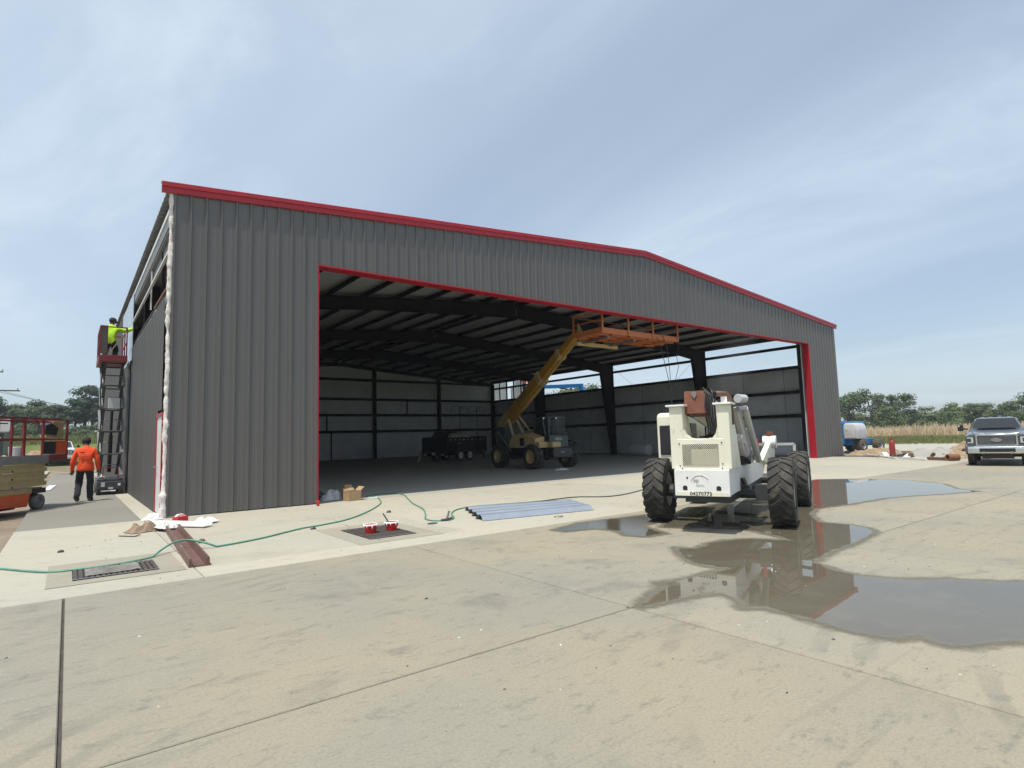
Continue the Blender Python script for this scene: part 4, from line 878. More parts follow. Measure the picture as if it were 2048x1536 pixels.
for k, (pts, r) in enumerate((([(16.95, .58, 5.28), (16.97, .45, 4.9), (17.05, .4, 4.4), (17.35, .45, 3.6), (17.52, .5, 2.9), (17.56, .5, 1.4), (17.5, .5, .02), (17.2, .3, .02)], .013), ([(17.28, .58, 5.4), (17.31, .42, 4.95), (17.42, .42, 4.0), (17.55, .5, 2.95), (17.60, .52, 1.5), (17.62, .6, .02), (17.9, .9, .02)], .013), ([(18.25, .58, 5.2), (18.2, .5, 4.95), (17.95, .45, 4.6), (18.05, .45, 4.15), (17.75, .48, 3.4), (17.6, .52, 2.85), (17.64, .54, 1.4), (17.7, .7, .02)], .011))):
    tag(MB().tube(pts, r, 6).build('air_hose', M_cable, smooth=True), ('thin hose dropping straight from the orange platform, leftmost of three', 'thin hose dropping from the orange platform, middle of three', 'wavy thin hose hanging from the right end of the orange platform')[k], 'hose', 'hoses hanging from the platform')
# ================================================================ DUMP TRAILER
tr = thing('dump_trailer', 'black tandem axle dump trailer loaded with pale scraps under a tarp', 'dump trailer', (17.35, 19.2, 0), math.radians(20))
bed = MB().box(0, 4.4, -1.0, 1.0, .62, .70).box(0, .06, -1.0, 1.0, .70, 1.62).box(4.34, 4.4, -1.0, 1.0, .70, 1.62).box(.06, 4.34, -1.0, -.95, .70, 1.52).box(.06, 4.34, .95, 1.0, .70, 1.52).build('bed', M_navy, tr, bevel=.008)
for x in (.03, 1.1, 2.2, 3.3, 4.35):
    for y in (-1.03, 1.03): MB().box(x-.04, x+.04, y-.04, y+.04, .6, 1.54).build('stake_post', M_navy, bed)
for y in (-1.03, 1.03): MB().box(0, 4.4, y-.05, y+.05, 1.50, 1.57).build('top_rail', M_navy, bed)
for i in range(9): MB().box(.3+i*.46, .3+i*.46+(.16 if i % 2 else .09), -1.086, -1.081, 1.40, 1.435).build('reflector', M_paintw, bed)
MB().box(1.0, 1.5, -1.012, -1.006, 1.12, 1.22).build('decal', M_mgrey, bed)
MB().box(-.1, 4.6, -.55, -.40, .40, .60).box(-.1, 4.6, .40, .55, .40, .60).box(-.08, .0, -1.0, 1.0, .38, .60).build('frame', M_navy, tr, bevel=.006)
for y in (-.75, -.02, .72): MB().box(-.095, -.082, y-.14, y+.14, .44, .49).build('tail_light', M_paintw, tr)
MB().box(-.095, -.082, -.12, .2, .5, .62).build('number_plate', M_ltgrey, tr)
for x in (1.35, 2.35):
    for y, s in ((-1.02, -1), (1.02, 1)): wheel(tr, (x, y, .38), .38, .24, M_ltgrey, 0, s, rim_r=.6, lug_h=.0)
for y in (-1.05, 1.05): MB().box(.85, 2.85, y-.14, y+.14, .82, .85).bar((.85, y, .83), (.65, y, .6), .28, .03, up=(0, 1, 0)).bar((2.85, y, .83), (3.05, y, .6), .28, .03, up=(0, 1, 0)).build('fender', M_navy, tr)
MB().bar((4.5, -.4, .5), (5.8, 0, .5), .12, .12).bar((4.5, .4, .5), (5.8, 0, .5), .12, .12).cyl((5.5, 0, .5), (5.5, 0, 0), .04, n=8).build('tongue', M_navy, tr)
def mound(name, m, parent, x0, x1, y0, y1, z0, h, seed, nx=22, ny=12, loc=None, ridge=None, rough=.35):
    mb = MB()
    for j in range(ny+1):
        for i in range(nx+1):
            u, v = i/nx, j/ny; e = min(1, 3.2*min(u, 1-u))*min(1, 3.2*min(v, 1-v)); e = e*e*(3-2*e)
            zz = z0+h*e*(.65+rough*mnoise.noise(Vector((u*4+seed, v*4, seed)))+rough*.55*mnoise.noise(Vector((u*11, v*11+seed, 2))))*(ridge(u) if ridge else 1)
            jx = .06*(x1-x0)*mnoise.noise(Vector((u*5, v*5, seed+9)))*min(1, 4*min(u, 1-u))
            ang = 0
            cx, cy = (u-.5), (v-.5)
            rr = math.hypot(cx, cy)*2; sc_ = 1 if rr < 1e-6 else min(1, 1/(max(abs(cx), abs(cy))*2/ max(1e-6, rr)*1))/1
            mb.v.append((x0+(x1-x0)*u+jx, y0+(y1-y0)*(v+.08*mnoise.noise(Vector((u*3+seed, v*3, 5)))*min(1, 4*min(v, 1-v))), zz))
    mb.f = [(j*(nx+1)+i, j*(nx+1)+i+1, (j+1)*(nx+1)+i+1, (j+1)*(nx+1)+i) for j in range(ny) for i in range(nx)]; mb.m = [0]*len(mb.f)
    return mb.build(name, m, parent, smooth=True, loc=loc)
tag(mound('scrap_load', M_tan, None, .2, 4.2, -.92, .92, 1.30, .75, 3.3, loc=(17.35, 19.2, 0)), 'heap of pale torn scraps filling the black dump trailer', 'scraps').rotation_euler.z = math.radians(20)
o = tag(mound('tarp', M_blacksheet, None, -.05, 3.2, -.45, 1.0, 1.52, .62, 8.1, loc=(17.35, 19.2, 0), ridge=lambda u: 1.3-.5*abs(u-.5), rough=.2), 'black tarp bunched over the load of the dump trailer', 'tarp'); o.rotation_euler.z = math.radians(20)
tag(MB().bar((16.75, 20.4, .02), (17.25, 20.35, 1.1), .14, .03, up=(0, 1, 0)).build('board', M_tan), 'pale board leaning at the rear corner of the dump trailer', 'board')
# ================================================================ ORANGE SCISSOR LIFT (left edge)
M_greytyre = mat('grey_tyre', (.15, .155, .16), (.11, .115, .12), 6, .8)
jl = thing('orange_scissor_lift', 'orange and tan scissor lift with red railings at the left edge', 'scissor lift', (-2.13, 4.9, 0), math.radians(57))
MB().prism([(-1.95, .20), (-1.25, .13), (-.38, .10), (-.30, .42), (-1.7, .42), (-1.95, .36)], (0, .02, 0), (1, 0, 0), (0, 0, 1), (0, 1.1, 0)).build('chassis', M_jlgorange, jl, bevel=.02)
MB().box(-2.0, .12, .05, 1.08, .40, .55).build('chassis_top', M_jlgtan, jl, bevel=.01)
MB().box(-.40, .12, .15, 1.0, .22, .40).box(-.22, .18, .0, .2, .40, .52).build('axle_beam', M_black, jl)
for z in (.015,): MB().box(-1.5, -.4, .3, .9, .05, .11).build('pothole_guard', M_black, jl)
for x in (0, -1.75):
    for y, s in ((.08, -1), (1.06, 1)): wheel(jl, (x, y, .19), .19, .15, M_mgrey, 0, s, rim_r=.55, lug_h=0, tm=M_greytyre)
for i in range(6):
    z = .56+i*.095; y = .045 if i % 2 else .03
    MB().bar((-2.0, y, z+.045-(.02 if i % 2 else 0)), (.14+.06*(i % 2 == 0), y, z+.045+(.03 if i == 0 else 0)), .05, .100).bar((-2.0, 1.10-y, z+.045), (.14, 1.10-y, z+.045), .05, .100).build('scissor_arm', M_jlgtan, jl, bevel=.004)
for i in range(3):
    MB().cyl((-.93, .0, .60+i*.19), (-.93, 1.1, .60+i*.19), .028, n=10).build('pivot_pin', M_dgrey, jl)
MB().box(-2.05, .20, .0, 1.12, 1.15, 1.18).box(-2.05, .22, -.01, .012, 1.13, 1.34).box(-2.05, .22, 1.10, 1.125, 1.13, 1.34).build('deck', M_mgrey, jl, bevel=.004)
MB().box(.0, .95, .04, 1.08, 1.20, 1.25).box(.12, .95, .02, .04, 1.20, 1.34).box(.93, .95, .04, 1.08, 1.20, 1.34).build('extension_deck', M_redrail, jl, bevel=.004)
for x in (-1.9, -1.0, -.62, .02, .90):
    for y in (.02, 1.09): MB().bar((x, y, 1.3), (x, y, 2.24), .045, .045).build('post', M_redrail, jl)
for y in (.02, 1.09):
    MB().bar((-2.0, y, 2.25), (.93, y, 2.25), .04, .04).build('top_rail', M_redrail, jl)
    MB().bar((-2.0, y, 2.17), (.3, y, 2.17), .03, .03).build('top_rail', M_redrail, jl)
    MB().bar((-2.0, y, 1.74), (.93, y, 1.74), .035, .035).build('mid_rail', M_redrail, jl)
MB().bar((.92, .02, 2.25), (.92, 1.09, 2.25), .04, .04).build('end_rail', M_redrail, jl); MB().bar((.92, .02, 1.74), (.92, 1.09, 1.74), .035, .035).build('end_mid_rail', M_redrail, jl)
MB().bar((-.25, .02, 2.24), (-.12, .02, 2.05), .03, .03).build('gate_latch', M_redrail, jl)
MB().box(.06, .50, .0, .09, 1.36, 1.68).build('document_box', M_black, jl, bevel=.01)
MB().box(.45, .88, .0, .03, 1.36, 1.70).build('side_shield', M_jlgorange, jl, bevel=.005)
cs = MB().prism([(.10, 1.88), (.52, 1.84), (.60, 2.02), (.35, 2.16), (.15, 2.10)], (0, .03, 0), (1, 0, 0), (0, 0, 1), (0, .22, 0)).build('control_console', M_black, jl, bevel=.01)
MB().box(.46, .86, .08, .40, 1.78, 2.20).build('battery_box', M_jlgtan, jl, bevel=.01)
tag(MB().lathe([(.001, 0), (.13, 0), (.15, .34), (.155, .36), (.15, .37), (.001, .36)], inv(Matrix.Translation((0, 0, 0)) and jl, (-2.13, 4.9, 0)), (0, 0, 1), 18).build('bucket', M_ltgrey, None, smooth=False, loc=(-2.62, 4.55, 1.185)), 'light grey lidded bucket on the deck of the orange scissor lift', 'bucket')
# ================================================================ NARROW SCISSOR LIFT AT THE WALL
sl_ = thing('wall_scissor_lift', 'narrow dark scissor lift raised against the left side wall', 'scissor lift', (-.52, 9.5, 0))
MB().box(-.34, .34, -.88, .88, .14, .50).box(-.36, .36, -.95, -.6, .18, .42).build('chassis', M_dgrey, sl_, bevel=.02)
for x in (-.30, .30):
    for y in (-.68, .68): wheel(sl_, (0, 0, 0), .17, .12, M_mgrey, 0, 1, rim_r=.5, lug_h=0).location = (x, y, .17)
for ob in [c for c in sl_.children if c.name.startswith('wheel')]: ob.rotation_euler.z = math.pi/2
MB().box(-.24, -.14, -.965, -.952, .26, .40).build('decal', M_ltgrey, sl_); MB().box(.20, .27, -.965, -.952, .28, .35).build('decal', M_paintw, sl_); MB().box(-.05, .08, -.962, -.95, .18, .24).build('decal', M_ltgrey, sl_)
st_n = 5; z0, z1 = .56, 4.26; hh = (z1-z0)/st_n
for k in range(st_n):
    za, zb = z0+k*hh, z0+(k+1)*hh
    for x, s in ((-.30, 1), (-.24, -1), (.30, 1), (.24, -1)):
        MB().bar((x, -.62*s, za+.03), (x, .62*s, zb-.03), .045, .09, up=(1, 0, 0)).build('scissor_arm', M_mgrey if abs(x) > .27 else M_dgrey, sl_, bevel=.004)
    for y in (-.62, .62): MB().cyl((-.32, y, zb-.02), (.32, y, zb-.02), .022, n=8).build('cross_tube', M_dgrey, sl_)
    MB().cyl((-.32, 0, (za+zb)/2), (.32, 0, (za+zb)/2), .026, n=8).build('pivot_pin', M_steel, sl_)
MB().cyl((0, .1, .7), (0, -.25, 1.9), .06, n=10).cyl((0, -.25, 1.9), (0, -.45, 2.7), .04, n=10).build('lift_cylinder', M_black, sl_)
MB().box(-.12, .20, -.66, -.52, 2.75, 3.10).build('control_box', M_ltgrey, sl_, bevel=.01)
MB().tube([(-.30, -.6, .6), (-.34, -.62, 1.5), (-.28, -.6, 2.4), (-.34, -.62, 3.3), (-.30, -.6, 4.2)], .02, 6).build('cable', M_black, sl_, smooth=True)
MB().bar((-.2, -.9, .52), (-.2, -.9, .86), .03, .03).bar((.2, -.9, .52), (.2, -.9, .86), .03, .03).bar((-.2, -.9, .86), (.2, -.9, .86), .03, .03).build('step_ladder', M_redrail, sl_)
MB().box(-.42, .33, -1.0, 1.0, 4.28, 4.33).box(-.42, .33, -1.01, -.99, 4.26, 4.46).box(-.42, .33, .99, 1.01, 4.26, 4.46).box(-.43, -.41, -1, 1, 4.26, 4.46).box(.32, .34, -1, 1, 4.26, 4.46).build('deck', M_redrail, sl_, bevel=.004)
for x in (-.40, .31):
    for y in (-.98, 0, .98): MB().bar((x, y, 4.4), (x, y, 5.38), .036, .036).build('post', M_redrail, sl_)
    MB().bar((x, -1, 5.38), (x, 1, 5.38), .036, .036).build('top_rail', M_redrail, sl_); MB().bar((x, -1, 4.9), (x, 1, 4.9), .03, .03).build('mid_rail', M_redrail, sl_)
for y in (-.98, .98): MB().bar((-.4, y, 5.38), (.31, y, 5.38), .036, .036).build('top_rail', M_redrail, sl_)
MB().bar((.31, -.98, 5.30), (-.2, -.98, 4.45), .035, .02, up=(0, 1, 0)).build('gate_bar', mat('tan_strap', (.34, .28, .20), (.28, .23, .16), 6, .7), sl_)
MB().box(-.40, -.20, -.99, -.90, 4.5, 5.42).build('control_panel', mat('brown_plate', (.10, .075, .07), (.075, .055, .05), 5, .5), sl_, bevel=.01)
# ================================================================ PEOPLE
stand = dict(pelvis=(.01, 0, .93), belly=(.015, .0, 1.08), chest=(.0, .02, 1.30), neckb=(0, .05, 1.46), neck=(0, .08, 1.51), head=(0, .12, 1.60), crown=(0, .145, 1.70), shL=(-.19, .02, 1.40), shR=(.19, .02, 1.40),
             elL=(-.27, -.03, 1.13), wrL=(-.285, .04, .89), haL=(-.285, .07, .81), elR=(.275, -.02, 1.13), wrR=(.30, .06, .90), haR=(.305, .09, .82),
             hipL=(-.105, 0, .88), knL=(-.13, .10, .49), anL=(-.155, -.12, .14), toL=(-.16, .02, .05), hipR=(.105, 0, .88), knR=(.125, .05, .47), anR=(.13, .04, .08), toR=(.15, .20, .045), look=(0, 1, -.35))
pr1 = figure('person', 'person in orange long-sleeved shirt and dark jeans walking away', (-1.22, 6.41, -.012), math.radians(-4), stand, M_orshirt, M_denim, M_boot, M_hair, scale=1.02)
hm_ = MB(); hm_.lathe([(.150, 1.10), (.168, 1.0), (.176, .90), (.172, .845), (.160, .85)], (0, 0, 0), (0, 0, 1), 28)
hm_.v = [(x*1.12+.012+.010*mnoise.noise(Vector((x*14, y*14, z*9))), y*.92+.008*mnoise.noise(Vector((y*16, x*16, z*9))), z+.012*mnoise.noise(Vector((x*9, y*9, 1)))) for x, y, z in hm_.v]
hm_.build('shirt_hem', M_orshirt, pr1, smooth=True)
MB().box(-.11, -.02, -.146, -.140, 1.335, 1.365).build('shirt_print', mat('dark_print', (.05, .03, .03), (.1, .04, .03), 40, .8), pr1)
MB().box(-.10, .10, -.150, -.142, 1.17, 1.25).build('shirt_print', mat('tone_print', (.55, .06, .015), (.9, .10, .02), 60, .8, lo=.45, hi=.55), pr1)
crouch = dict(pelvis=(0, 0, .62), belly=(0, .04, .77), chest=(.02, .09, 1.00), neckb=(.03, .13, 1.16), neck=(.035, .15, 1.21), head=(.05, .18, 1.30), crown=(.055, .185, 1.40), shL=(-.16, .10, 1.10), shR=(.20, .11, 1.09),
              elL=(-.22, .26, .90), wrL=(-.12, .44, .86), haL=(-.07, .51, .87), elR=(.42, .16, 1.02), wrR=(.62, .20, 1.14), haR=(.70, .22, 1.19),
              hipL=(-.105, 0, .57), knL=(-.13, .36, .44), anL=(-.13, .06, .09), toL=(-.14, .22, .045), hipR=(.105, 0, .57), knR=(.15, .34, .40), anR=(.14, .02, .10), toR=(.15, .18, .045), look=(.75, .6, .0))
pr2 = figure('person', 'person in lime shirt on the raised narrow lift reaching to the wall', (-.66, 9.0, 4.335), math.radians(-8), crouch, M_lime, M_denim, M_boot, M_hair)
# ================================================================ PICKUPS
def pickup(label, loc, rz, paint, scale, name='pickup_truck'):
    t = thing(name, label, 'pickup truck', loc, rz); t.scale = (scale,)*3
    def ring(x, hw, z0, zs, zt, rnd=.12):   # half section: bottom, side, shoulder, top
        pts = [(-hw, z0), (hw, z0), (hw*1.01, (z0+zs)/2), (hw, zs), (hw-rnd, zt), (-hw+rnd, zt), (-hw, zs), (-hw*1.01, (z0+zs)/2)]
        return [(x, y, z) for y, z in pts]
    bd = loft('body', [ring(-.10, .93, .62, 1.22, 1.29, .1), ring(-.35, .985, .60, 1.27, 1.345), ring(-1.42, 1.0, .58, 1.33, 1.42), ring(-1.9, 1.0, .55, 1.34, 1.40), ring(-3.95, 1.0, .55, 1.34, 1.40), ring(-4.0, 1.0, .55, 1.34, 1.40), ring(-6.1, .99, .62, 1.32, 1.38)], paint, t, bevel=.015)
    cabm = [(-.78, 1.40), (.78, 1.40), (.86, 1.42), (.66, 1.93), (.5, 1.985), (-.5, 1.985), (-.66, 1.93), (-.86, 1.42)]
    def cr(x, w, zt, zb=1.38):
        return [(x, -.9*w, zb), (x, .9*w, zb), (x, .91*w, zb+.03), (x, .91*w-.2*(zt-zb)/.6, zt-.06), (x, .91*w-.36*(zt-zb)/.6, zt), (x, -.91*w+.36*(zt-zb)/.6, zt), (x, -.91*w+.2*(zt-zb)/.6, zt-.06), (x, -.91*w, zb+.03)]
    loft('cab', [cr(-1.45, 1.0, 1.43), cr(-2.15, 1.0, 1.93), cr(-2.5, 1.0, 1.99), cr(-3.6, 1.0, 1.98), cr(-3.95, 1.0, 1.45)], paint, t, bevel=.01)
    ws = MB(); ws.add([(-1.50, -.79, 1.50), (-1.50, .79, 1.50), (-2.09, .63, 1.905), (-2.09, -.63, 1.905)], [(0, 1, 2, 3)]); ws.v = [(x+.05, y, z+.035) for x, y, z in ws.v]; ws.build('windshield', M_glass, t)
    for s in (-1, 1):
        sw = MB(); sw.add([(-1.75, s*.905, 1.48), (-2.7, s*.905, 1.48), (-2.7, s*.755, 1.89), (-2.18, s*.765, 1.88)], [(0, 1, 2, 3)]); sw.build('side_window', M_glass, t)
        sw = MB(); sw.add([(-2.8, s*.905, 1.48), (-3.6, s*.905, 1.48), (-3.5, s*.765, 1.87), (-2.8, s*.755, 1.89)], [(0, 1, 2, 3)]); sw.build('side_window', M_glass, t)
    loft('hood', [[(-.13, y, z) for y, z in ((-.80, 1.25), (.80, 1.25), (.72, 1.33), (.35, 1.30), (-.35, 1.30), (-.72, 1.33))], [(-.5, y, z) for y, z in ((-.82, 1.3), (.82, 1.3), (.74, 1.405), (.36, 1.38), (-.36, 1.38), (-.74, 1.405))], [(-1.45, y, z) for y, z in ((-.84, 1.36), (.84, 1.36), (.76, 1.455), (.36, 1.45), (-.36, 1.45), (-.76, 1.455))]], paint, t, bevel=.012)
    gr = MB().box(-.115, -.03, -.60, .60, .86, 1.23).build('grille', M_dgrey, t, bevel=.01)
    for i in range(7): MB().box(-.035, -.02, -.56, .56, .89+i*.046, .905+i*.046).build('grille_bar', M_mgrey, gr)
    ch = MB().box(-.12, -.012, -.66, .66, 1.225, 1.275).box(-.12, -.012, -.66, .66, .825, .862).build('grille_surround', M_chrome, t, bevel=.01)
    for s in (-1, 1): MB().prism([(s*.60, .86), (s*.66, .86), (s*.66, 1.225), (s*.60, 1.225)], (-.12, 0, 0), (0, 1, 0), (0, 0, 1), (.108, 0, 0)).build('grille_post', M_chrome, t, bevel=.008)
    m = MB(); m.prism([(.165*math.cos(a), .068*math.sin(a)) for a in [2*math.pi*k/24 for k in range(24)]], (-.02, 0, 1.05), (0, 1, 0), (0, 0, 1), (.025, 0, 0)); em = m.build('emblem', M_chrome, t)
    m = MB(); m.prism([(.145*math.cos(a), .052*math.sin(a)) for a in [2*math.pi*k/24 for k in range(24)]], (.004, 0, 1.05), (0, 1, 0), (0, 0, 1), (.004, 0, 0)); m.build('emblem_field', M_mgrey, em)
    for s in (-1, 1):
        hl = MB().prism([(s*.68, .86), (s*.97, .90), (s*.97, 1.20), (s*.68, 1.24)], (-.16, 0, 0), (0, 1, 0), (0, 0, 1), (.125, 0, 0)).build('headlight', M_dgrey, t, bevel=.015)
        MB().box(-.05, -.022, min(s*.73, s*.80), max(s*.73, s*.80), .93, 1.17).box(-.05, -.022, min(s*.80, s*.93), max(s*.80, s*.93), 1.12, 1.17).box(-.05, -.022, min(s*.80, s*.93), max(s*.80, s*.93), .93, .97).build('lamp', M_lens, hl, bevel=.006)
        mr = MB().box(-1.98, -1.86, min(s*1.12, s*1.32), max(s*1.12, s*1.32), 1.42, 1.70).build('mirror', M_black, t, bevel=.03)
        MB().bar((-1.9, s*.95, 1.50), (-1.9, s*1.14, 1.52), .05, .06).build('mirror_arm', M_black, mr)
        MB().box(-1.855, -1.85, min(s*1.24, s*1.30), max(s*1.24, s*1.30), 1.60, 1.69).build('mirror_lamp', M_lens, mr)
        m = MB(); pts = [(-.98+.52*math.cos(a), .46+.52*math.sin(a)) for a in [math.radians(q) for q in range(0, 181, 15)]]
        m.tube([(x, s*1.0, z) for x, z in pts], .045, 6); m.build('wheel_arch', paint, t, smooth=True)
        for x in (-.98, -4.75): wheel(t, (x, s*.86, .40), .40, .27, M_steel, 0, s, rim_r=.58, lug_h=0)
        MB().box(-1.5, -.48, min(s*.7, s*1.004), max(s*.7, s*1.004), .5, .86).build('wheel_well', M_black, t)
        MB().box(-5.3, -4.2, min(s*.7, s*1.008), max(s*.7, s*1.008), .5, .86).build('wheel_well', M_black, t)
        tw = MB().box(.05, .062, min(s*.66, s*.86), max(s*.66, s*.86), .62, .72).build('fog_lamp', M_black, t)
        MB().box(.06, .10, min(s*.40, s*.46), max(s*.40, s*.46), .50, .60).build('tow_hook', M_steel, t)
    loft('bumper', [[(x, y, z) for x, z in ((-.10, .50), (.06, .52), (.08, .64), (.06, .79), (-.10, .80))] for y in (-.93, -.7, 0, .7, .93)], M_chrome, t, bevel=.012)
    MB().box(.055, .085, -.56, .56, .57, .72).build('bumper_intake', M_black, t, bevel=.01)
    MB().box(-3.2, -.2, -.5, .5, .30, .52).box(-1.05, -.9, -.8, .8, .34, .46).build('underbody', M_black, t)
    for i, y in enumerate((-.45, -.15, .15, .45)): MB().box(-2.6, -2.48, y-.05, y+.05, 1.985, 2.01).build('roof_marker', M_lens, t)
    return t
pickup('silver pickup truck with chrome grille facing the camera at right edge', (23.95, -8.17, 0), math.radians(191.5), M_silverp, .86)
pickup('white pickup truck parked far off behind the person in orange', (-2.2, 46.5, terrain(-2.2, 46.5)+.06), math.radians(268), M_whitep, 1.0)
# ================================================================ BLUE BOOM LIFTS
def boom_lift(label, loc, rz, target=None):
    t = thing('boom_lift', label, 'boom lift', loc, rz, 'blue boom lifts')
    MB().box(-1.2, 1.2, -.62, .62, .42, .80).box(-.5, .5, -.4, .4, .80, .95).build('chassis', M_blue, t, bevel=.02)
    for x in (-.92, .92):
        MB().box(x-.09, x+.09, -.95, .95, .36, .50).build('axle', M_black, t)
        for y, s in ((-.86, -1), (.86, 1)): wheel(t, (x, y, .41), .41, .36, M_ltgrey, 15, s, rim_r=.5, tm=M_dusty)
    tb = MB().box(-1.30, 1.0, -.12, 1.05, .88, 1.86).build('turret', M_blue, t, bevel=.05)
    MB().box(-1.315, -1.29, .05, .90, 1.0, 1.74).build('turret_panel', mat('blue_panel', (.045, .26, .56), (.035, .21, .48), 3, .3), tb, bevel=.01)
    for a in (((-1.325, .78, 1.70), (-1.325, .55, .95)), ((-1.325, .50, 1.35), (-1.325, .30, 1.18)), ((-1.325, .30, 1.35), (-1.325, .10, 1.18)), ((-1.325, .62, 1.50), (-1.325, .0, 1.50))): MB().bar(a[0], a[1], .02, .06, up=(1, 0, 0)).build('stripe', M_black, tb)
    MB().box(-1.30, -1.1, -.1, .9, .50, .80).build('bumper', mat('blue_panel', (.045, .26, .56)), t, bevel=.02)
    cv = loft('engine_cover', [[(x, y, z) for y, z in ((-1.0+i_, .80+i_*.6), (-.16-i_, .80+i_*.6), (-.14-i_, 1.3), (-.18-i_, 1.66-i_), (-.3-i_, 1.76-i_), (-.84+i_, 1.76-i_), (-.98+i_, 1.64-i_), (-1.04+i_, 1.3))] for x, i_ in ((-1.52, .08), (-1.44, 0), (-1.0, 0), (-.5, .02))], M_ltgrey, t, bevel=.03)
    MB().box(-1.54, -1.515, -.42, -.34, 1.35, 1.55).build('decal', M_paintw, cv)
    if target:
        a = Vector((.2, .5, 1.6)); kn = inv(t, target[0]); hd = inv(t, target[1])
        MB().bar(a, kn, .26, .32).build('riser', M_blue, t, bevel=.02)
        d = (hd-kn)
        MB().bar(kn-d.normalized()*.35, kn+d*.62, .26, .32).bar(kn-d.normalized()*.4+Vector((0, 0, -.22)), kn+Vector((0, 0, -.3)), .22, .4).build('boom', M_blue, t, bevel=.02)
        MB().bar(kn+d*.62, kn+d*.9, .18, .22).build('boom_section', M_ltgrey, t, bevel=.01)
        MB().cyl(kn+Vector((0, 0, -.5)), kn+d*.35+Vector((0, 0, -.15)), .06, n=8).build('boom_cylinder', M_steel, t)
        bk = hd; m = MB(); ex_ = [(-.4, -.9), (.4, -.9), (.4, .9), (-.4, .9)]
        m.box(bk.x-.4, bk.x+.4, bk.y-.9, bk.y+.9, bk.z-.55, bk.z-.5)
        for x, y in ex_: m.bar((bk.x+x, bk.y+y, bk.z-.5), (bk.x+x, bk.y+y, bk.z+.55), .04, .04)
        for z in (0, .55):
            for q in range(4):
                p0, p1 = ex_[q], ex_[(q+1) % 4]; m.bar((bk.x+p0[0], bk.y+p0[1], bk.z+z), (bk.x+p1[0], bk.y+p1[1], bk.z+z), .04, .04)
        m.build('basket', M_black, t)
        MB().bar(kn+d*.88, bk+Vector((0, 0, -.45)), .14, .14).build('jib', M_black, t)
    return t
boom_lift('blue lift with grey engine cover parked past the right corner', (37.35, 1.77, 0), math.radians(-8))
boom_lift('blue lift with raised boom outside the right wall, seen through the opening', (34.6, 19.0, 0), math.radians(100), ((33.1, 21.7, 5.75), (32.8, 28.7, 6.15)))
st2 = dict(stand); st2.update(elL=(-.30, .15, 1.16), wrL=(-.22, .40, 1.20), haL=(-.20, .47, 1.22), elR=(.30, .14, 1.18), wrR=(.22, .40, 1.25), haR=(.20, .47, 1.28), anL=(-.13, .04, .08), toL=(-.15, .2, .045), knL=(-.125, .05, .47))
figure('person', 'person in red-orange shirt in a basket high behind the right wall', (32.7, 28.75, 5.655), math.radians(90), st2, M_orshirt, M_denim, M_boot, M_hair)
# ================================================================ THINGS ON THE APRON
def drain(label, poly, inner, seed, plastic):
    g = thing('drain_grate', label, 'drain grate', (0, 0, 0)); rnd = random.Random(seed)
    cx = sum(p[0] for p in poly)/4; cy = sum(p[1] for p in poly)/4; g.location = (cx, cy, 0)
    x0, x1 = min(p[0] for p in poly)-cx, max(p[0] for p in poly)-cx; y0, y1 = min(p[1] for p in poly)-cy, max(p[1] for p in poly)-cy
    a0, a1 = min(p[0] for p in inner)-cx, max(p[0] for p in inner)-cx; b0, b1 = min(p[1] for p in inner)-cy, max(p[1] for p in inner)-cy
    MB().box(x0, x1, y0, b0, -.05, .005).box(x0, x1, b1, y1, -.05, .005).box(x0, a0, b0, b1, -.05, .005).box(a1, x1, b0, b1, -.05, .005).build('surround', M_patch, g)
    MB().box(a0, a1, b0, b1, -.05, .0035).build('pit', M_black, g)
    n = 16; w = (a1-a0)/n
    for i in range(n): MB().box(a0+i*w+w*.16, a0+(i+1)*w-w*.16, b0+.01, b1-.01, .004, .016).build('grate_bar', M_grate, g)
    for j in range(5): y = b0+(b1-b0)*(j+.02)/4.05; MB().box(a0, a1, y-.012, y+.012, .0165, .0185).build('cross_bar', M_grate if j in (1, 2, 3) else M_mgrey, g)
    if plastic:
        m = MB(); k = 14
        for j in range(k+1):
            for i in range(k+1):
                u, v = i/k, j/k; m.v.append((a0+.12+(a1-a0-.3)*u, b0+.1+(b1-b0-.24)*v, .024+.018*abs(mnoise.noise(Vector((u*6, v*5, seed))))))
        m.f = [(j*(k+1)+i, j*(k+1)+i+1, (j+1)*(k+1)+i+1, (j+1)*(k+1)+i) for j in range(k) for i in range(k)]; m.m = [0]*len(m.f)
        m.build('plastic_cover', mat('grimy_plastic', (.22, .205, .18), (.36, .34, .31), 7, .22, alpha=.82), g, smooth=True)
    return g
drain('drain grate under crumpled plastic crossed by the green hose', [(-1.76, -6.0), (-1.76, -4.5), (-.45, -5.8), (-.45, -4.6)], [(-1.53, -5.76), (-1.47, -5.05), (-.70, -5.25), (-.70, -5.75)], 1, True)
drain('drain grate with the two red buckets standing on it', [(1.70, -4.12), (3.05, -4.15), (2.95, -6.05), (1.70, -6.05)], [(1.98, -4.55), (2.75, -4.6), (2.75, -5.72), (1.98, -5.7)], 2, False)
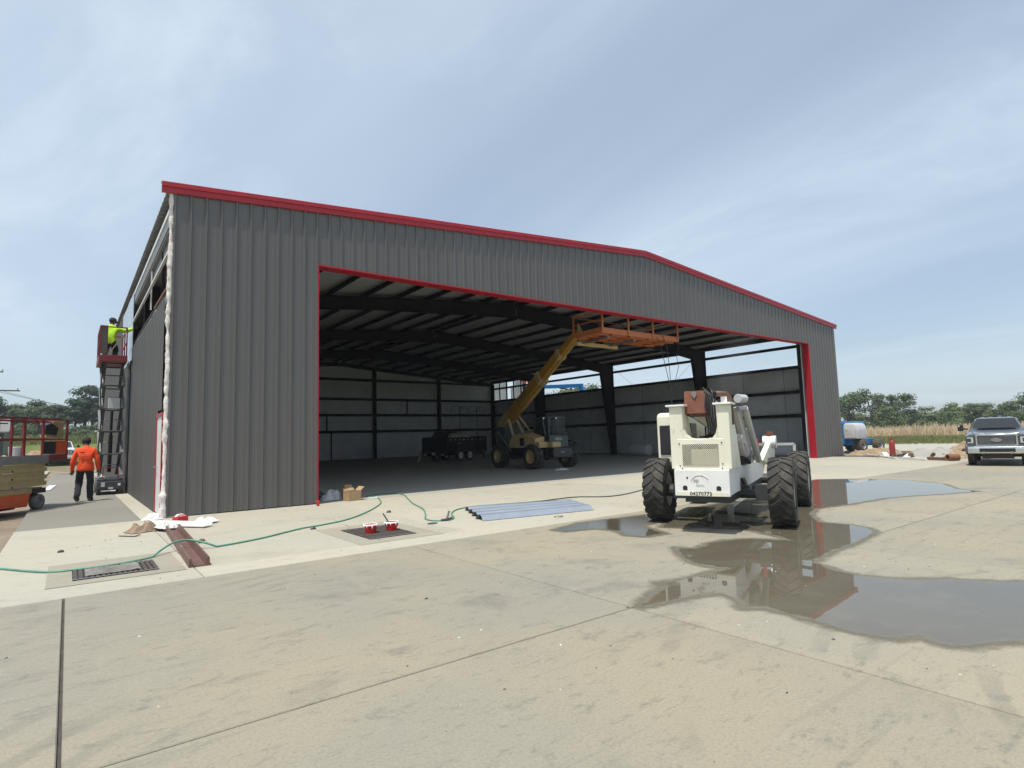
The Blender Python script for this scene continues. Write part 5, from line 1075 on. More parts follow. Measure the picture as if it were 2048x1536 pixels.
def red_bucket(label, loc, brush):
    b = thing('red_bucket', label, 'bucket', loc, random.uniform(0, 3), 'red paint buckets on the grate')
    m = MB(); m.lathe([(.001, 0), (.085, 0), (.105, .12), (.108, .128), (.100, .128), (.092, .085), (.001, .085)], (0, 0, 0), (0, 0, 1), 22); smooth_angle(m.build('pail', M_bucket, b), 40)
    m = MB(); m.lathe([(.096, .088), (.103, .134), (.1125, .132), (.1115, .112)], (0, 0, 0), (0, 0, 1), 22)
    for q in range(9):
        a = q*.7+random.random()*.3; L = random.uniform(.02, .07); m.tube([(.1125*math.cos(a), .1125*math.sin(a), .125), ((.111-L*.1)*math.cos(a), (.111-L*.1)*math.sin(a), .125-L)], [.012, .007], 6)
    m.build('paint_rim', M_paintw, b, smooth=True)
    m = MB(); m.lathe([(.001, .090), (.093, .089)], (0, 0, 0), (0, 0, 1), 18); m.build('paint', M_paintw, b)
    if brush: tag(MB().bar((loc[0]-.02, loc[1]+.02, loc[2]+.09), (loc[0]-.10, loc[1]+.10, loc[2]+.26), .022, .014).bar((loc[0]-.0, loc[1], loc[2]+.085), (loc[0]-.03, loc[1]+.03, loc[2]+.11), .05, .015).build('paint_brush', M_dgrey), 'dark handled brush sticking out of the right red bucket', 'brush')
red_bucket('red bucket with white drips, the left of the pair, without a brush', (2.23, -5.16, .019), False)
red_bucket('red bucket with white paint and a brush in it', (2.59, -5.16, .019), True)
# green hose
H1 = [(-2.9, -3.6), (-2.3, -4.16), (-2.23, -4.27), (-1.78, -4.96), (-1.47, -5.07), (-1.13, -5.06), (-.76, -4.91), (-.55, -4.67), (-.38, -4.48), (-.18, -4.46), (-.01, -4.62), (.22, -4.60), (.8, -4.35), (1.55, -3.82), (1.99, -3.66), (2.59, -3.31), (3.37, -2.45), (4.17, -1.29), (4.57, -.36), (4.75, .20), (4.67, .55), (4.96, .98), (5.49, 1.03), (5.55, .33), (5.14, -.77), (4.71, -1.85), (4.33, -3.03), (3.92, -3.88), (3.63, -4.41), (3.61, -4.72), (3.8, -4.87), (4.04, -4.72), (4.33, -4.17), (4.7, -3.73), (5.17, -3.51), (5.8, -3.62)]
H2 = [(5.8, -3.62), (6.73, -3.86), (7.88, -3.84), (8.42, -4.34), (9.1, -4.35), (10.4, -3.9), (11.6, -3.5), (13.5, -2.6), (15.8, -1.2), (17.2, .3)]
def spline(P, n=7):
    P = [Vector((*p, 0)) if len(p) == 2 else Vector(p) for p in P]; r = []
    for i in range(len(P)-1):
        a, b, c, d = P[max(0, i-1)], P[i], P[i+1], P[min(len(P)-1, i+2)]
        for k in range(n):
            t = k/n; r.append(.5*((2*b)+(-a+c)*t+(2*a-5*b+4*c-d)*t*t+(-a+3*b-3*c+d)*t*t*t))
    r.append(P[-1]); return r
def hz(p):
    z = .014
    if abs(p.x+.30) < .40 and -5.2 < p.y < -4.0: z += .115*max(0, 1-(abs(p.x+.28)/.40)**2)
    return Vector((p.x, p.y, z))
tag(MB().tube([hz(p) for p in spline(H1)], .0135, 8).build('garden_hose', M_hose, smooth=True), 'long green hose snaking across the pale apron', 'hose')
tag(MB().tube([Vector((p.x, p.y, .013)) for p in spline(H2)], .012, 8).build('dark_hose', M_cable, smooth=True), 'dark hose running behind the blue sheets towards the white forklift', 'hose')
m = MB(); m.tube([(3.70, -4.85, .02), (3.82, -4.88, .03), (3.95, -4.80, .03)], .022, 8); m.bar((3.9, -4.72, .02), (3.98, -4.66, .14), .025, .03); m.tube([(3.35, -5.0, .01), (3.42, -5.08, .015), (3.52, -5.02, .012), (3.48, -4.93, .01), (3.37, -4.95, .01)], .008, 6)
tag(m.build('hose_fitting', M_dgrey), 'small metal hose fitting lying in the bend of the green hose', 'hose fitting')
# blue-grey ribbed sheets
for i in range(4):
    sh = MB(); a = Vector((4.79-.175*i, -4.02-.40*i, 0)); b = Vector((7.02-.14*i, -4.70-.31*i, 0)); d = (b-a); nrm = Vector((-d.y, d.x, 0)).normalized(); pr = []
    for q in range(9):
        t = (q/8-.5); pr.append((t*.40, .008+(.085 if abs(t) < .15 else .065 if abs(t) < .28 else .0)))
    sh.v = [tuple(a+nrm*s+Vector((0, 0, h))) for s, h in pr]+[tuple(b+nrm*s+Vector((0, 0, h))) for s, h in pr]; k = len(pr)
    sh.f = [(j, j+1, k+j+1, k+j) for j in range(k-1)]; sh.m = [0]*len(sh.f)
    sh.v += [(x, y, z-.008) for x, y, z in sh.v]; sh.f += [tuple(v+2*k for v in reversed(f)) for f in sh.f[:k-1]]; sh.m = [0]*len(sh.f)
    tag(smooth_angle(sh.build('metal_sheet', M_bluepanel), 60), ('blue-grey ribbed sheet lying on the apron, farthest of the four', 'blue-grey ribbed sheet lying on the apron, second farthest of four', 'blue-grey ribbed sheet lying on the apron, second nearest of four', 'blue-grey ribbed sheet lying on the apron, nearest of the four')[i], 'metal sheet', 'ribbed sheets on the apron')
tag(MB().tube([(5.45+.09*math.cos(t), -6.02+.06*math.sin(t), .012) for t in [q*.5 for q in range(26)]], .007, 5).build('wire_coil', M_steel), 'small coil of wire beside the blue-grey sheets', 'wire')
# brown steel channel
cha = Vector((-.12, -2.15, 0)); chb = Vector((-.305, -5.93, 0)); d = (chb-cha).normalized(); s = Vector((-d.y, d.x, 0))
m = MB(); m.prism([(-.115, .0), (-.11, .10), (-.085, .105), (-.08, .02), (.06, .02), (.085, .105), (.11, .10), (.115, .0)], cha, s, Vector((0, 0, 1)), chb-cha)
tag(m.build('steel_channel', M_channel), 'brown steel channel lying across the green hose near the corner', 'steel channel')
# scraps near the corner
def crumple(name, m, c, sx, sy, h, seed, label, cat, rz=0, n=9, flat=False):
    mb = MB()
    for j in range(n+1):
        for i in range(n+1):
            u, v = i/n-.5, j/n-.5; e = max(0, 1-(2*abs(u))**3)*max(0, 1-(2*abs(v))**3)
            hh_ = h*e*(.55+.75*mnoise.noise(Vector((u*5+seed, v*5, seed*.7)))) if not flat else h*(.5+.5*mnoise.noise(Vector((u*4+seed, v*4, 0))))
            mb.v.append((u*sx*(1+.25*mnoise.noise(Vector((v*4, seed, 1)))), v*sy*(1+.25*mnoise.noise(Vector((u*4, seed, 3)))), max(.006, hh_)))
    mb.f = [(j*(n+1)+i, j*(n+1)+i+1, (j+1)*(n+1)+i+1, (j+1)*(n+1)+i) for j in range(n) for i in range(n)]; mb.m = [0]*len(mb.f)
    o = mb.build(name, m, None, loc=c); o.rotation_euler.z = rz; return tag(o, label, cat)
crumple('crumpled_cardboard', mat('brown_paper', (.28, .20, .14), (.20, .14, .095), 6, .9), (-.53, -1.85, .004), .52, .42, .20, 2.2, 'crumpled brown cardboard by the white trim near the corner', 'cardboard', .4)
tag(MB().bar((-.42, -1.0, .03), (.42, -2.25, .03), .20, .02, up=(0, 0, 1)).bar((-.34, -.95, .06), (.50, -2.2, .06), .02, .06).build('white_trim', M_whitetrim), 'long white metal trim lying on the apron below the corner', 'trim')
crumple('plastic_wrap', M_plastic, (-.18, -2.05, .05), .34, .42, .12, 5.1, 'clear plastic wrap bunched at the end of the brown channel', 'plastic wrap', .3)
crumple('plastic_wrap', M_paintw, (.48, -1.6, .03), .40, .36, .11, 7.7, 'white plastic wrap heaped against the white trim', 'plastic wrap', .9)
crumple('insulation_scrap', M_fluff, (-.22, -.10, .004), .36, .24, .16, 9.3, 'pale insulation scrap at the foot of the building corner', 'insulation')
rb = thing('red_box', 'open red box standing at the foot of the charcoal wall', 'box', (.16, -.95, 0), .5)
MB().box(-.11, .11, -.08, .08, 0, .11).build('carton', M_bucket, rb, bevel=.004); MB().prism([(-.11, .11), (.11, .11), (.04, .155), (-.05, .15)], (0, -.02, 0), (1, 0, 0), (0, 0, 1), (0, .05, 0)).build('flap', M_paintw, rb)
tag(MB().bar((-.90, -2.24, .012), (-.70, -2.5, .012), .02, .012).bar((-.70, -2.5, .012), (-.62, -2.4, .02), .02, .012).build('metal_rod', M_dgrey), 'thin bent rod lying beside the crumpled cardboard', 'rod')
for i, (x, y, r) in enumerate(((-1.65, -3.33, .045), (.06, -3.85, .05), (.02, -4.02, .045), (-.09, -3.70, .035), (1.72, -3.98, .05), (3.62, -2.9, .055))):
    lab = ('dark chip alone on the pale apron above the left grate', 'brick chip right of the brown channel, the larger of two', 'brick chip right of the brown channel, the smaller of two', 'brown chip touching the side of the brown channel', 'small brown chip above the left corner of the bucket grate', 'dark clod on the apron right of the hose loop')[i]
    m = MB(); m.lathe([(.001, 0), (r*1.0, .003), (r*.9, r*.4), (r*.5, r*.7), (.001, r*.75)], (0, 0, 0), (0, 0, 1), 7); m.v = [(vx*(1+.3*mnoise.noise(Vector((vx*30+i, vy*30, 0)))), vy*(.7+.3*mnoise.noise(Vector((vy*30, vx*30+i, 4)))), vz) for vx, vy, vz in m.v]
    tag(m.build('rubble_chip', M_boot if i in (1, 2, 3) else M_dgrey, loc=(x, y, .002)), lab, 'chip')
# box and bags inside the left jamb
bx_ = thing('cardboard_box', 'open cardboard box just inside the left jamb', 'box', (4.05, .10, 0), .15)
MB().box(-.17, .17, -.14, -.13, 0, .24).box(-.17, .17, .13, .14, 0, .24).box(-.17, -.16, -.13, .13, 0, .24).box(.16, .17, -.13, .13, 0, .24).box(-.16, .16, -.13, .13, 0, .01).build('carton', M_card, bx_)
MB().bar((.165, 0, .24), (.27, 0, .33), .26, .008, up=(0, 0, 1)).bar((0, .135, .24), (0, .2, .30), .3, .008, up=(0, 0, 1)).build('flap', M_card, bx_)
tag(MB().box(-.1, .1, -.1, .1, 0, .36).build('tall_carton', M_card, bevel=.005, loc=(4.12, .62, 0)), 'tall closed carton behind the open cardboard box', 'box')
crumple('grey_bag', M_ltgrey, (3.73, .75, .003), .55, .5, .36, 4.4, 'crumpled grey bag between the jamb and the cardboard box', 'bag')
crumple('dark_bag', M_dgrey, (3.42, 1.0, .003), .5, .5, .30, 6.2, 'dark grey bag at the foot of the left jamb', 'bag')
m = MB(); m.lathe([(.001, 0), (.055, 0), (.06, .02), (.05, .16), (.02, .20), (.018, .23), (.001, .23)], (0, 0, 0), (0, 0, 1), 14); tag(smooth_angle(m.build('plastic_jug', M_paintw, loc=(4.0, .40, 0))), 'white plastic jug behind the open cardboard box', 'jug')
m = MB(); m.lathe([(.001, 0), (.03, 0), (.034, .01), (.034, .12), (.03, .13), (.001, .13)], (0, 0, 0), (0, 0, 1), 14); tag(smooth_angle(m.build('red_can', M_bucket, loc=(3.02, -.42, 0))), 'small red can at the foot of the left red jamb', 'can')
tag(MB().box(-.12, .12, -.05, .05, 0, .03).build('white_block', M_paintw, bevel=.005, loc=(4.62, .12, 0)), 'flat white block beside the hose loop', 'block')
# interior odds and ends
m = MB(); m.lathe([(.001, -.75), (.36, -.75), (.38, -.6), (.38, .6), (.36, .75), (.001, .75)], (0, 0, 0), (0, 1, .0), 18); o = tag(smooth_angle(m.build('insulation_roll', M_insul, loc=(29.6, 12.4, .38))), 'grey roll of insulation against the right wall by the column', 'insulation roll')
m = MB(); m.lathe([(.001, -1.3), (.30, -1.3), (.32, -1.1), (.32, 1.1), (.30, 1.3), (.001, 1.3)], (0, 0, 0), (0, 1, .0), 18); tag(smooth_angle(m.build('insulation_roll', M_insul, loc=(29.9, 3.0, .32))), 'long grey insulation roll on the floor near the right jamb', 'insulation roll')
for i, x in enumerate((27.3, 29.2)):
    m = MB(); m.cyl((x, D-.5, 0.1), (x, D-.5, 4.5), .03, n=8); m.tube([(x-.75*math.sin(t)*(1 if i else 1)-.3, D-.52, 3.9+.65*math.cos(t)) for t in [q*.35-1.2 for q in range(9)]], .02, 6)
    m.tube([(x+.4+.5*math.sin(t), D-.52, 3.9+.6*math.cos(t)) for t in [q*.35-1.4 for q in range(9)]], .02, 6)
    tag(m.build('conduit_loop', M_black), ('black conduit with looped wire on the back wall, the left one', 'black conduit with looped wire on the back wall, the right one')[i], 'conduit')
crumple('floor_scrap', M_insul, (15.2, 4.6, .003), .8, .4, .10, 12.5, 'pale scrap lying on the hangar floor before the mustard machine', 'scrap')
# ================================================================ RIGHT SIDE DEBRIS
m = MB(); m.lathe([(.001, 0), (.115, 0), (.125, .03), (.125, .66), (.10, .76), (.045, .82), (.04, .86), (.055, .87), (.055, .96), (.03, 1.0), (.001, 1.0)], (0, 0, 0), (0, 0, 1), 20); tag(smooth_angle(m.build('gas_cylinder', mat('faded_red_paint', (.30, .035, .03), (.24, .03, .028), 5, .5), loc=(30.05, -2.8, 0)), 40), 'tall faded red gas cylinder standing by the dirt pile', 'gas cylinder')
M_soil = mat('ochre_soil', (.31, .22, .135), (.21, .145, .09), 2.5, .95, 0, .9, 12, dirt=(.40, .33, .24), dscale=4, dlo=.5, dhi=.7)
M_gravel = mat('grey_rubble', (.38, .37, .35), (.26, .24, .22), 9, .95, 0, 1.0, 22)
for i, (mt, x0, x1, y0, y1, h, lab) in enumerate(((M_soil, 31.6, 34.8, -2.4, .6, .52, 'low ochre dirt mound between the blue lift and the cylinder'), (M_gravel, 30.2, 34.0, -5.4, -2.5, .52, 'grey rubble heap right of the red gas cylinder'), (M_soil, 28.4, 32.8, -7.2, -4.4, .50, 'ochre dirt pile beside the silver pickup'), (M_soil, 33.2, 36.8, -6.4, -3.2, .70, 'brown dirt ridge behind the grey rubble'))):
    tag(mound('dirt_pile', mt, None, x0, x1, y0, y1, -.10, h, 2.7*i+1, loc=(0, 0, 0), rough=.6), lab, 'dirt pile', 'piles right of the hangar')
for i in range(26):
    a = random.random(); x = random.uniform(28.8, 33.8); y = random.uniform(-6.6, -2.4); r = random.uniform(.06, .16)
    m = MB(); m.lathe([(.001, 0), (r, r*.1), (r*.95, r*.5), (r*.5, r*.8), (.001, r*.85)], (0, 0, 0), (0, 0, 1), 7); m.v = [(vx*(1+.35*mnoise.noise(Vector((vx*9+i, vy*9, i)))), vy*(.8+.35*mnoise.noise(Vector((vy*9, i, vx*9)))), vz) for vx, vy, vz in m.v]
    o = tag(m.build('rubble_stone', (M_gravel, M_soil, M_boot)[i % 3], loc=(x, y, .05+.12*random.random())), '%s %s stone on the rubble right of the hangar' % (('small', 'fist-sized', 'big')[min(2, int((r-.06)/.034))], ('grey', 'ochre', 'brown')[i % 3]), 'stone', 'loose stones on the rubble'); o.rotation_euler = (random.random(), random.random(), random.random()*6)
for i, (p, q, w, lab) in enumerate((((31.9, -.9, .05), (28.4, -3.5, .05), .12, 'long white board lying along the slab edge right of the hangar'), ((31.5, -1.9, .16), (29.6, -2.7, .08), .22, 'short white board tilted left of the red gas cylinder'), ((30.6, -3.4, .16), (28.9, -3.75, .06), .26, 'short white board right of the red gas cylinder'), ((28.6, -3.6, .05), (27.3, -5.0, .05), .12, 'white board ending at the brown timber'))):
    tag(MB().bar(p, q, w, .05).build('white_board', M_whitetrim), lab, 'board')
tag(MB().bar((27.7, -4.95, .07), (27.35, -5.75, .07), .12, .12).build('timber', M_boot), 'short brown timber at the edge of the dirt pile', 'timber')
m = MB(); m.lathe([(.10, -.22), (.14, -.22), (.14, .22), (.10, .22)], (0, 0, 0), (0, 1, 0), 18, close=True); o = tag(m.build('clay_pipe', mat('terracotta', (.26, .11, .06), (.20, .085, .05), 6, .8), loc=(27.3, -5.95, .14)), 'short terracotta pipe in front of the dirt pile', 'pipe'); o.rotation_euler.z = .9
# ================================================================ LEFT BACKGROUND
def pole(label, x, y, h, arms):
    p = thing('utility_pole', label, 'utility pole', (x, y, terrain(x, y)), 0, 'utility poles on the left')
    wd_ = mat('weathered_pole', (.13, .095, .075), (.09, .068, .055), 4, .9, stretch=(6, 6, 1))
    MB().cyl((0, 0, 0), (0, 0, h), .17, .11, 10).build('shaft', wd_, p)
    for z, w in arms:
        a = MB().bar((-w, 0, z), (w, 0, z), .11, .13).build('crossarm', wd_, p)
        for q in (-.9, 0, .9): MB().cyl((q*w, 0, z+.05), (q*w, 0, z+.28), .05, n=6).build('insulator', M_mgrey, a)
    return p
PA = (-10.3, 62.0); PB = (-8.9, 50.0)
pole('wooden utility pole with crossarm standing behind the orange lift', -7.9, 68.0, 9.0, ((8.7, .45), (6.7, 1.9)))
pole('wooden utility pole whose crossarm end just enters the left edge', -8.0, 42.0, 6.9, ((6.6, 1.5),))
def wire(a, b, sag, lab):
    a = Vector(a); b = Vector(b); pts = [a+(b-a)*t-Vector((0, 0, sag*4*t*(1-t))) for t in [i/20 for i in range(21)]]
    tag(MB().tube(pts, .018, 5).build('power_line', M_black), lab, 'power line', 'overhead lines')
wire((-8.0, 42, 6.5), (12, 88, 6.2), .9, 'upper overhead line crossing the sky left of the hangar')
wire((-7.9, 68, 7.6+.5), (20, 110, 6.0), 1.2, 'lower overhead line crossing the sky left of the hangar')
wire((-30, 48, 9), (-7.9, 68, 9.0), .8, 'faint overhead line reaching the pole from the left')
hs_ = thing('farm_shed', 'low dark shed with grey roof far behind the orange lift', 'shed', (-9.2, 60.0, terrain(-9.2, 60)))
MB().box(-6, 2.6, 0, 7, 0, 2.5).build('wall', M_dgrey, hs_)
MB().prism([(-.4, 2.45), (3.5, 3.75), (7.4, 2.45), (7.4, 2.6), (3.5, 3.95), (-.4, 2.6)], (-6.4, 0, 0), (0, 1, 0), (0, 0, 1), (9.4, 0, 0)).build('roof', mat('grey_shingle', (.20, .195, .19), (.16, .155, .15), 6, .9), hs_)
MB().box(-5.5, 2.4, -.04, 0, 1.95, 2.1).build('fascia_strip', M_whitetrim, hs_)
MB().box(-3.6, -.8, -.05, 0, 0, 1.9).build('door', M_black, hs_)
for i, (x, y, s) in enumerate(((-5.6, 52, 1.4), (-3.4, 53.5, 1.7), (1.2, 52, 1.5), (-7.8, 54, 1.3))):
    tag(mound('dirt_mound', M_soil, None, x-s*1.6, x+s*1.6, y-s, y+s, terrain(x, y)-.1, 1.0*s*.8, 20+i*3.1, rough=.5), ('ochre dirt mound seen through the railing of the orange lift', 'larger ochre dirt mound left of the white pickup', 'ochre dirt mound right of the white pickup', 'ochre dirt mound in front of the far shed')[i], 'dirt pile', 'dirt mounds by the far road')
tag(MB().bar((-2.2, 13.0, .02), (-2.06, 16.5, .02), .22, .02).bar((-2.31, 13, .03), (-2.17, 16.5, .03), .02, .04).build('white_trim', M_whitetrim), 'short white trim lying on the grey side pad', 'trim')
# ================================================================ TREES AND GRASS
def leaf_mat(name, a, b):
    m = bpy.data.materials.new(name); m.use_nodes = True; t = m.node_tree; bs = t.nodes['Principled BSDF']; bs.inputs['Roughness'].default_value = .7; bs.inputs['Specular IOR Level'].default_value = .2
    n = N(t, 'ShaderNodeTexNoise'); n.inputs['Scale'].default_value = .9; n.inputs['Detail'].default_value = 5; Lk(t, N(t, 'ShaderNodeNewGeometry').outputs['Position'], n.inputs['Vector'])
    r = N(t, 'ShaderNodeMapRange'); r.inputs[1].default_value = .35; r.inputs[2].default_value = .65; Lk(t, n.outputs[0], r.inputs[0])
    x = N(t, 'ShaderNodeMix', data_type='RGBA'); x.inputs[6].default_value = (*a, 1); x.inputs[7].default_value = (*b, 1); Lk(t, r.outputs[0], x.inputs[0])
    oi = N(t, 'ShaderNodeObjectInfo'); h = N(t, 'ShaderNodeHueSaturation'); hr = N(t, 'ShaderNodeMapRange'); hr.inputs[3].default_value = .82; hr.inputs[4].default_value = 1.18; Lk(t, oi.outputs['Random'], hr.inputs[0]); Lk(t, hr.outputs[0], h.inputs['Value']); Lk(t, x.outputs[2], h.inputs['Color'])
    Lk(t, h.outputs[0], bs.inputs['Base Color']); return m
M_leaf = [leaf_mat('oak_leaf', (.070, .102, .048), (.105, .138, .062)), leaf_mat('light_leaf', (.095, .140, .055), (.135, .178, .075)), leaf_mat('pine_leaf', (.045, .074, .046), (.070, .102, .062))]
M_bark = mat('bark', (.10, .08, .065), (.07, .055, .045), 5, .95, stretch=(5, 5, 1))
def tree_meshes(kind, seed):
    rnd = random.Random(seed); tr_ = MB(); cr = MB(); H = 1.0
    # unit tree about 10 m tall
    trunk_h = {0: 4.0, 1: 2.4, 2: 6.5}[kind]
    tr_.tube([(0, 0, 0), (.1, .05, trunk_h*.5), (.0, .1, trunk_h), (.15, 0, trunk_h+2.2)], [.28, .22, .16, .06], 8)
    cl = []
    nc = {0: 26, 1: 22, 2: 16}[kind]
    for i in range(nc):
        u = rnd.random()
        if kind == 0: z = 3.0+6.2*u; R = 3.6*math.sqrt(max(.05, 1-((z-5.6)/4.3)**2))
        elif kind == 1: z = 1.2+6.6*u; R = 3.0*math.sqrt(max(.05, 1-((z-4.0)/4.2)**2))
        else: z = 4.2+5.6*u; R = 2.3*(1.05-u*.75)
        a = rnd.random()*6.283; q = R*math.sqrt(rnd.random())
        c = Vector((math.cos(a)*q, math.sin(a)*q, z)); cl.append((c, rnd.uniform(.75, 1.5)*(1 if kind != 2 else .8)))
        if i % 2 == 0: tr_.tube([(0, .08, min(z, trunk_h+1.5)*.85), tuple(c*.55+Vector((0, 0, z*.38))), tuple(c)], [.09, .06, .02], 5)
    for c, r in cl:
        for k in range(170):
            d = Vector((rnd.gauss(0, 1), rnd.gauss(0, 1), rnd.gauss(0, .75))); d = d.normalized()*r*(rnd.random()**.4)
            p = c+d; n = (d.normalized()+Vector((rnd.uniform(-.6, .6), rnd.uniform(-.6, .6), rnd.uniform(-.2, .9)))).normalized(); a = n.orthogonal().normalized(); b = n.cross(a); s = rnd.uniform(.08, .20)
            t = rnd.random()*6.28; a2 = a*math.cos(t)+b*math.sin(t); b2 = n.cross(a2)
            cr.add([p-a2*s-b2*s*.6, p+a2*s-b2*s*.5, p+a2*s*.7+b2*s*.7, p-a2*s*.6+b2*s*.6], [(0, 1, 2, 3)])
    return tr_.mesh('trunk', M_bark, True), cr.mesh('crown', M_leaf[kind])
TM = {(k, s): tree_meshes(k, 10*k+s) for k in range(3) for s in range(3)}
def tree(label, kind, s, x, y, h, wide=1.0, group='trees beyond the field'):
    t = thing(('oak_tree', 'leafy_tree', 'pine_tree')[kind], label, 'tree', (x, y, terrain(x, y)-.1), random.random()*6.28, group)
    t.scale = (h/10*wide, h/10*wide, h/10)
    a, b = TM[(kind, s)]; obj('trunk', a, t); obj('crown', b, t)
def polar(px, d):   # bearing counted from the camera axis in tangent units
    az = .6555+math.atan((px-1024)/1153.4); return (-1.614+math.sin(az)*d, -13.94+math.cos(az)*d)
ORD = 'first second third fourth fifth sixth seventh eighth ninth tenth eleventh twelfth thirteenth fourteenth fifteenth sixteenth seventeenth eighteenth nineteenth twentieth'.split()
RT = [(1690, 150, 9.8, 0, 1.4, 'dark oak rising behind the blue lift'), (1738, 154, 10.6, 0, 1.4, 'tallest dark oak right of the hangar'), (1784, 150, 9.0, 0, 1.4, 'dark oak at the right end of the tall clump'), (1776, 128, 6.2, 1, 1.3, 'light green round tree before the dark oaks'), (1812, 165, 5.6, 0, 1.7, 'low distant dark tree between the clumps'), (1852, 150, 6.9, 1, 1.5, 'broad green tree left in the middle clump'), (1888, 148, 7.4, 1, 1.5, 'tallest green tree of the middle clump'), (1925, 156, 6.2, 0, 1.6, 'dark rounded tree right in the middle clump'), (1955, 158, 6.4, 0, 1.4, 'dark pointed tree left of the silver pickup'), (2000, 150, 6.6, 1, 1.5, 'green tree just above the silver pickup cab'), (2040, 146, 7.6, 1, 1.5, 'green tree at the right picture edge'), (1715, 138, 5.0, 1, 1.5, 'low bush at the foot of the tallest oak'), (1842, 134, 3.2, 1, 1.8, 'low shrub under the middle clump'), (1910, 134, 3.4, 1, 1.8, 'wide low shrub right under the middle clump'), (1970, 138, 4.2, 1, 1.6, 'low shrub behind the pickup mirror'), (2085, 150, 9.0, 0, 1.2, 'dark tree past the right picture edge'), (2140, 150, 10, 0, 1.2, 'dark tree far past the right picture edge'), (2200, 152, 9, 1, 1.2, 'green tree far past the right picture edge')]
for i, (px, dd, h, k, w, lab) in enumerate(RT): tree(lab, k, i % 3, *polar(px, dd), h, w)
for i, px in enumerate((1750, 1770, 1802, 1830, 1868, 1900, 1930, 1985, 2030)): tree('dark tree in the low row behind the field clumps, %s from the hangar' % ORD[i], 0, i % 3, *polar(px, 185+8*(i % 3)), 5.0+(i % 3)*.6, 2.0)
LT = [(-40, 150, 7.0, 0), (-15, 146, 7.4, 2), (8, 150, 6.6, 0), (30, 150, 6.4, 2), (50, 146, 6.2, 0), (70, 152, 7.0, 2), (92, 148, 6.6, 0), (112, 146, 6.2, 2), (132, 150, 6.4, 0), (150, 146, 6.8, 2), (168, 146, 9.8, 2), (184, 150, 7.6, 2), (200, 144, 9.2, 2), (216, 148, 8.8, 2), (232, 150, 8.0, 0), (250, 150, 8.4, 2)]
for i, (px, dd, h, k) in enumerate(LT): tree('tall thin pine standing out above the left tree line' if px == 168 else 'dark %s in the left tree line, %s from the left' % (('oak', 'tree', 'pine')[k], ORD[i]), k, i % 3, *polar(px, dd), h*1.15, 1.25 if k == 0 else 1.35, 'trees of the left tree line')
for i, (px, dd, h) in enumerate(((1108, 110, 10.6), (1130, 112, 10.9), (1163, 108, 11.4), (1178, 110, 10.9), (1200, 115, 9.8))): tree('tree top showing over the right wall panels, %s from the mustard boom' % ORD[i], 0, i % 3, *polar(px, dd), h, 1.0, 'tree tops behind the hangar')
for i in range(14): tree('low bush under the left tree line, %s from the left' % ORD[i], 1, i % 3, *polar(-30+21*i, 138+4*(i % 3)), 2.6+(i % 4)*.35, 2.4, 'bushes under the left tree line')
# tall dry grass beyond the mown strip: one uncountable mass
def blades(name, m, fn, n, hmin, hmax, w, seed):
    rnd = random.Random(seed); mb = MB(); V = []; F = []
    for i in range(n):
        x, y = fn(rnd); h = rnd.uniform(hmin, hmax)*(.65+.5*rnd.random()**4+.7*abs(mnoise.noise(Vector((x*.08, y*.08, 3))))); a = rnd.random()*6.28; dx, dy = math.cos(a)*w, math.sin(a)*w; z = terrain(x, y)-.05; lx, ly = rnd.uniform(-.25, .25)*h, rnd.uniform(-.25, .25)*h
        o = len(V); V += [(x-dx, y-dy, z), (x+dx, y+dy, z), (x+lx+dx*.4, y+ly+dy*.4, z+h), (x+lx-dx*.4, y+ly-dy*.4, z+h)]; F.append((o, o+1, o+2, o+3))
    mb.v = V; mb.f = F; mb.m = [0]*len(F); me = mb.mesh(name, m); o = obj(name, me); o['kind'] = 'stuff'; return o
def strip(d0, d1, p0, p1):
    return lambda r: polar(r.uniform(p0, p1), d0+(d1-d0)*r.random())
M_dry = mat('dry_grass', (.66, .51, .34), (.52, .40, .25), .35, .95, coord='World')
M_gr = mat('mown_grass', (.14, .17, .05), (.20, .20, .07), .3, .95, coord='World')
blades('dry_grass', M_dry, strip(104, 134, 1630, 2260), 30000, .8, 1.7, .05, 4)
blades('green_grass', M_gr, strip(58, 108, 1630, 2260), 34000, .12, .36, .05, 5)
blades('left_grass', M_gr, strip(95, 140, -120, 290), 12000, .3, .7, .06, 6)

# thin summer haze that pales the far trees
hz_ = MB().box(-420, 420, -420, 420, -1.2, 14.5).build('haze', None or mat('haze', (1, 1, 1))); hz_['kind'] = 'stuff'
hm = bpy.data.materials.new('haze_air'); hm.use_nodes = True; ht = hm.node_tree; ht.nodes.remove(ht.nodes['Principled BSDF'])
pv = N(ht, 'ShaderNodeVolumePrincipled'); pv.inputs['Color'].default_value = (.80, .87, .95, 1); pv.inputs['Density'].default_value = .00045; Lk(ht, pv.outputs[0], ht.nodes['Material Output'].inputs['Volume'])
hz_.data.materials.clear(); hz_.data.materials.append(hm)

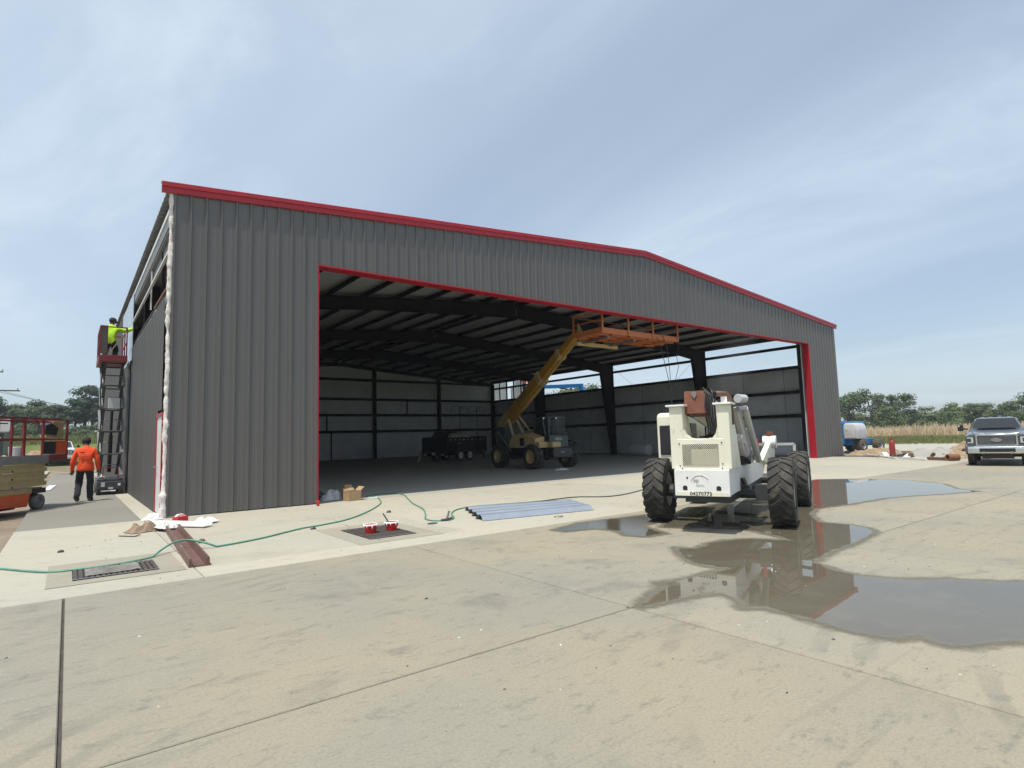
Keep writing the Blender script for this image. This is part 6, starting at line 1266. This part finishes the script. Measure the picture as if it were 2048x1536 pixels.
# faint exhaust smoke over the white machine
m = MB(); m.lathe([(.001, -.60), (.16, -.5), (.30, -.15), (.34, .2), (.24, .5), (.001, .62)], (0, 0, 0), (0, 0, 1), 20); es = m.build('exhaust_smoke', hm, smooth=True, loc=(6.18, -9.20, 2.42)); es['kind'] = 'stuff'; es.rotation_euler = (.25, .35, 0)
sm = bpy.data.materials.new('smoke_air'); sm.use_nodes = True; t_ = sm.node_tree; t_.nodes.remove(t_.nodes['Principled BSDF']); pv = N(t_, 'ShaderNodeVolumePrincipled'); pv.inputs['Color'].default_value = (.85, .85, .87, 1)
tc_ = N(t_, 'ShaderNodeTexCoord'); ln = N(t_, 'ShaderNodeVectorMath', operation='LENGTH'); mp_ = N(t_, 'ShaderNodeMapping'); mp_.inputs['Scale'].default_value = (2.9, 2.9, 1.6); Lk(t_, tc_.outputs['Object'], mp_.inputs[0]); Lk(t_, mp_.outputs[0], ln.inputs[0])
r1 = N(t_, 'ShaderNodeMapRange'); r1.inputs[1].default_value = .1; r1.inputs[2].default_value = 1.0; r1.inputs[3].default_value = .22; r1.inputs[4].default_value = 0; Lk(t_, ln.outputs['Value'], r1.inputs[0]); Lk(t_, r1.outputs[0], pv.inputs['Density']); Lk(t_, pv.outputs[0], t_.nodes['Material Output'].inputs['Volume'])
es.data.materials.clear(); es.data.materials.append(sm)

# scattered grit, screws and chips on the slabs
gm = MB(); rg_ = random.Random(5)
for i in range(420):
    if rg_.random() < .6: x, y = rg_.uniform(-2.2, 12), rg_.uniform(-6.5, -.3)
    else: x, y = rg_.uniform(-4, 12), rg_.uniform(-13, -6.7)
    r = rg_.uniform(.004, .013)*(1.6 if rg_.random() < .1 else 1); a = rg_.random()*6.28; e = rg_.uniform(.3, 1)
    p = [(x+r*math.cos(a+q*1.5708)*(1 if q % 2 else e), y+r*math.sin(a+q*1.5708)*(1 if q % 2 else e), .001) for q in range(4)]; gm.add(p+[(x+r*.2, y, .001+r*.7)], [(0, 1, 4), (1, 2, 4), (2, 3, 4), (3, 0, 4)], i % 3)
struct(gm.build('grit', [M_dgrey, M_boot, M_ltgrey]), 'stuff')
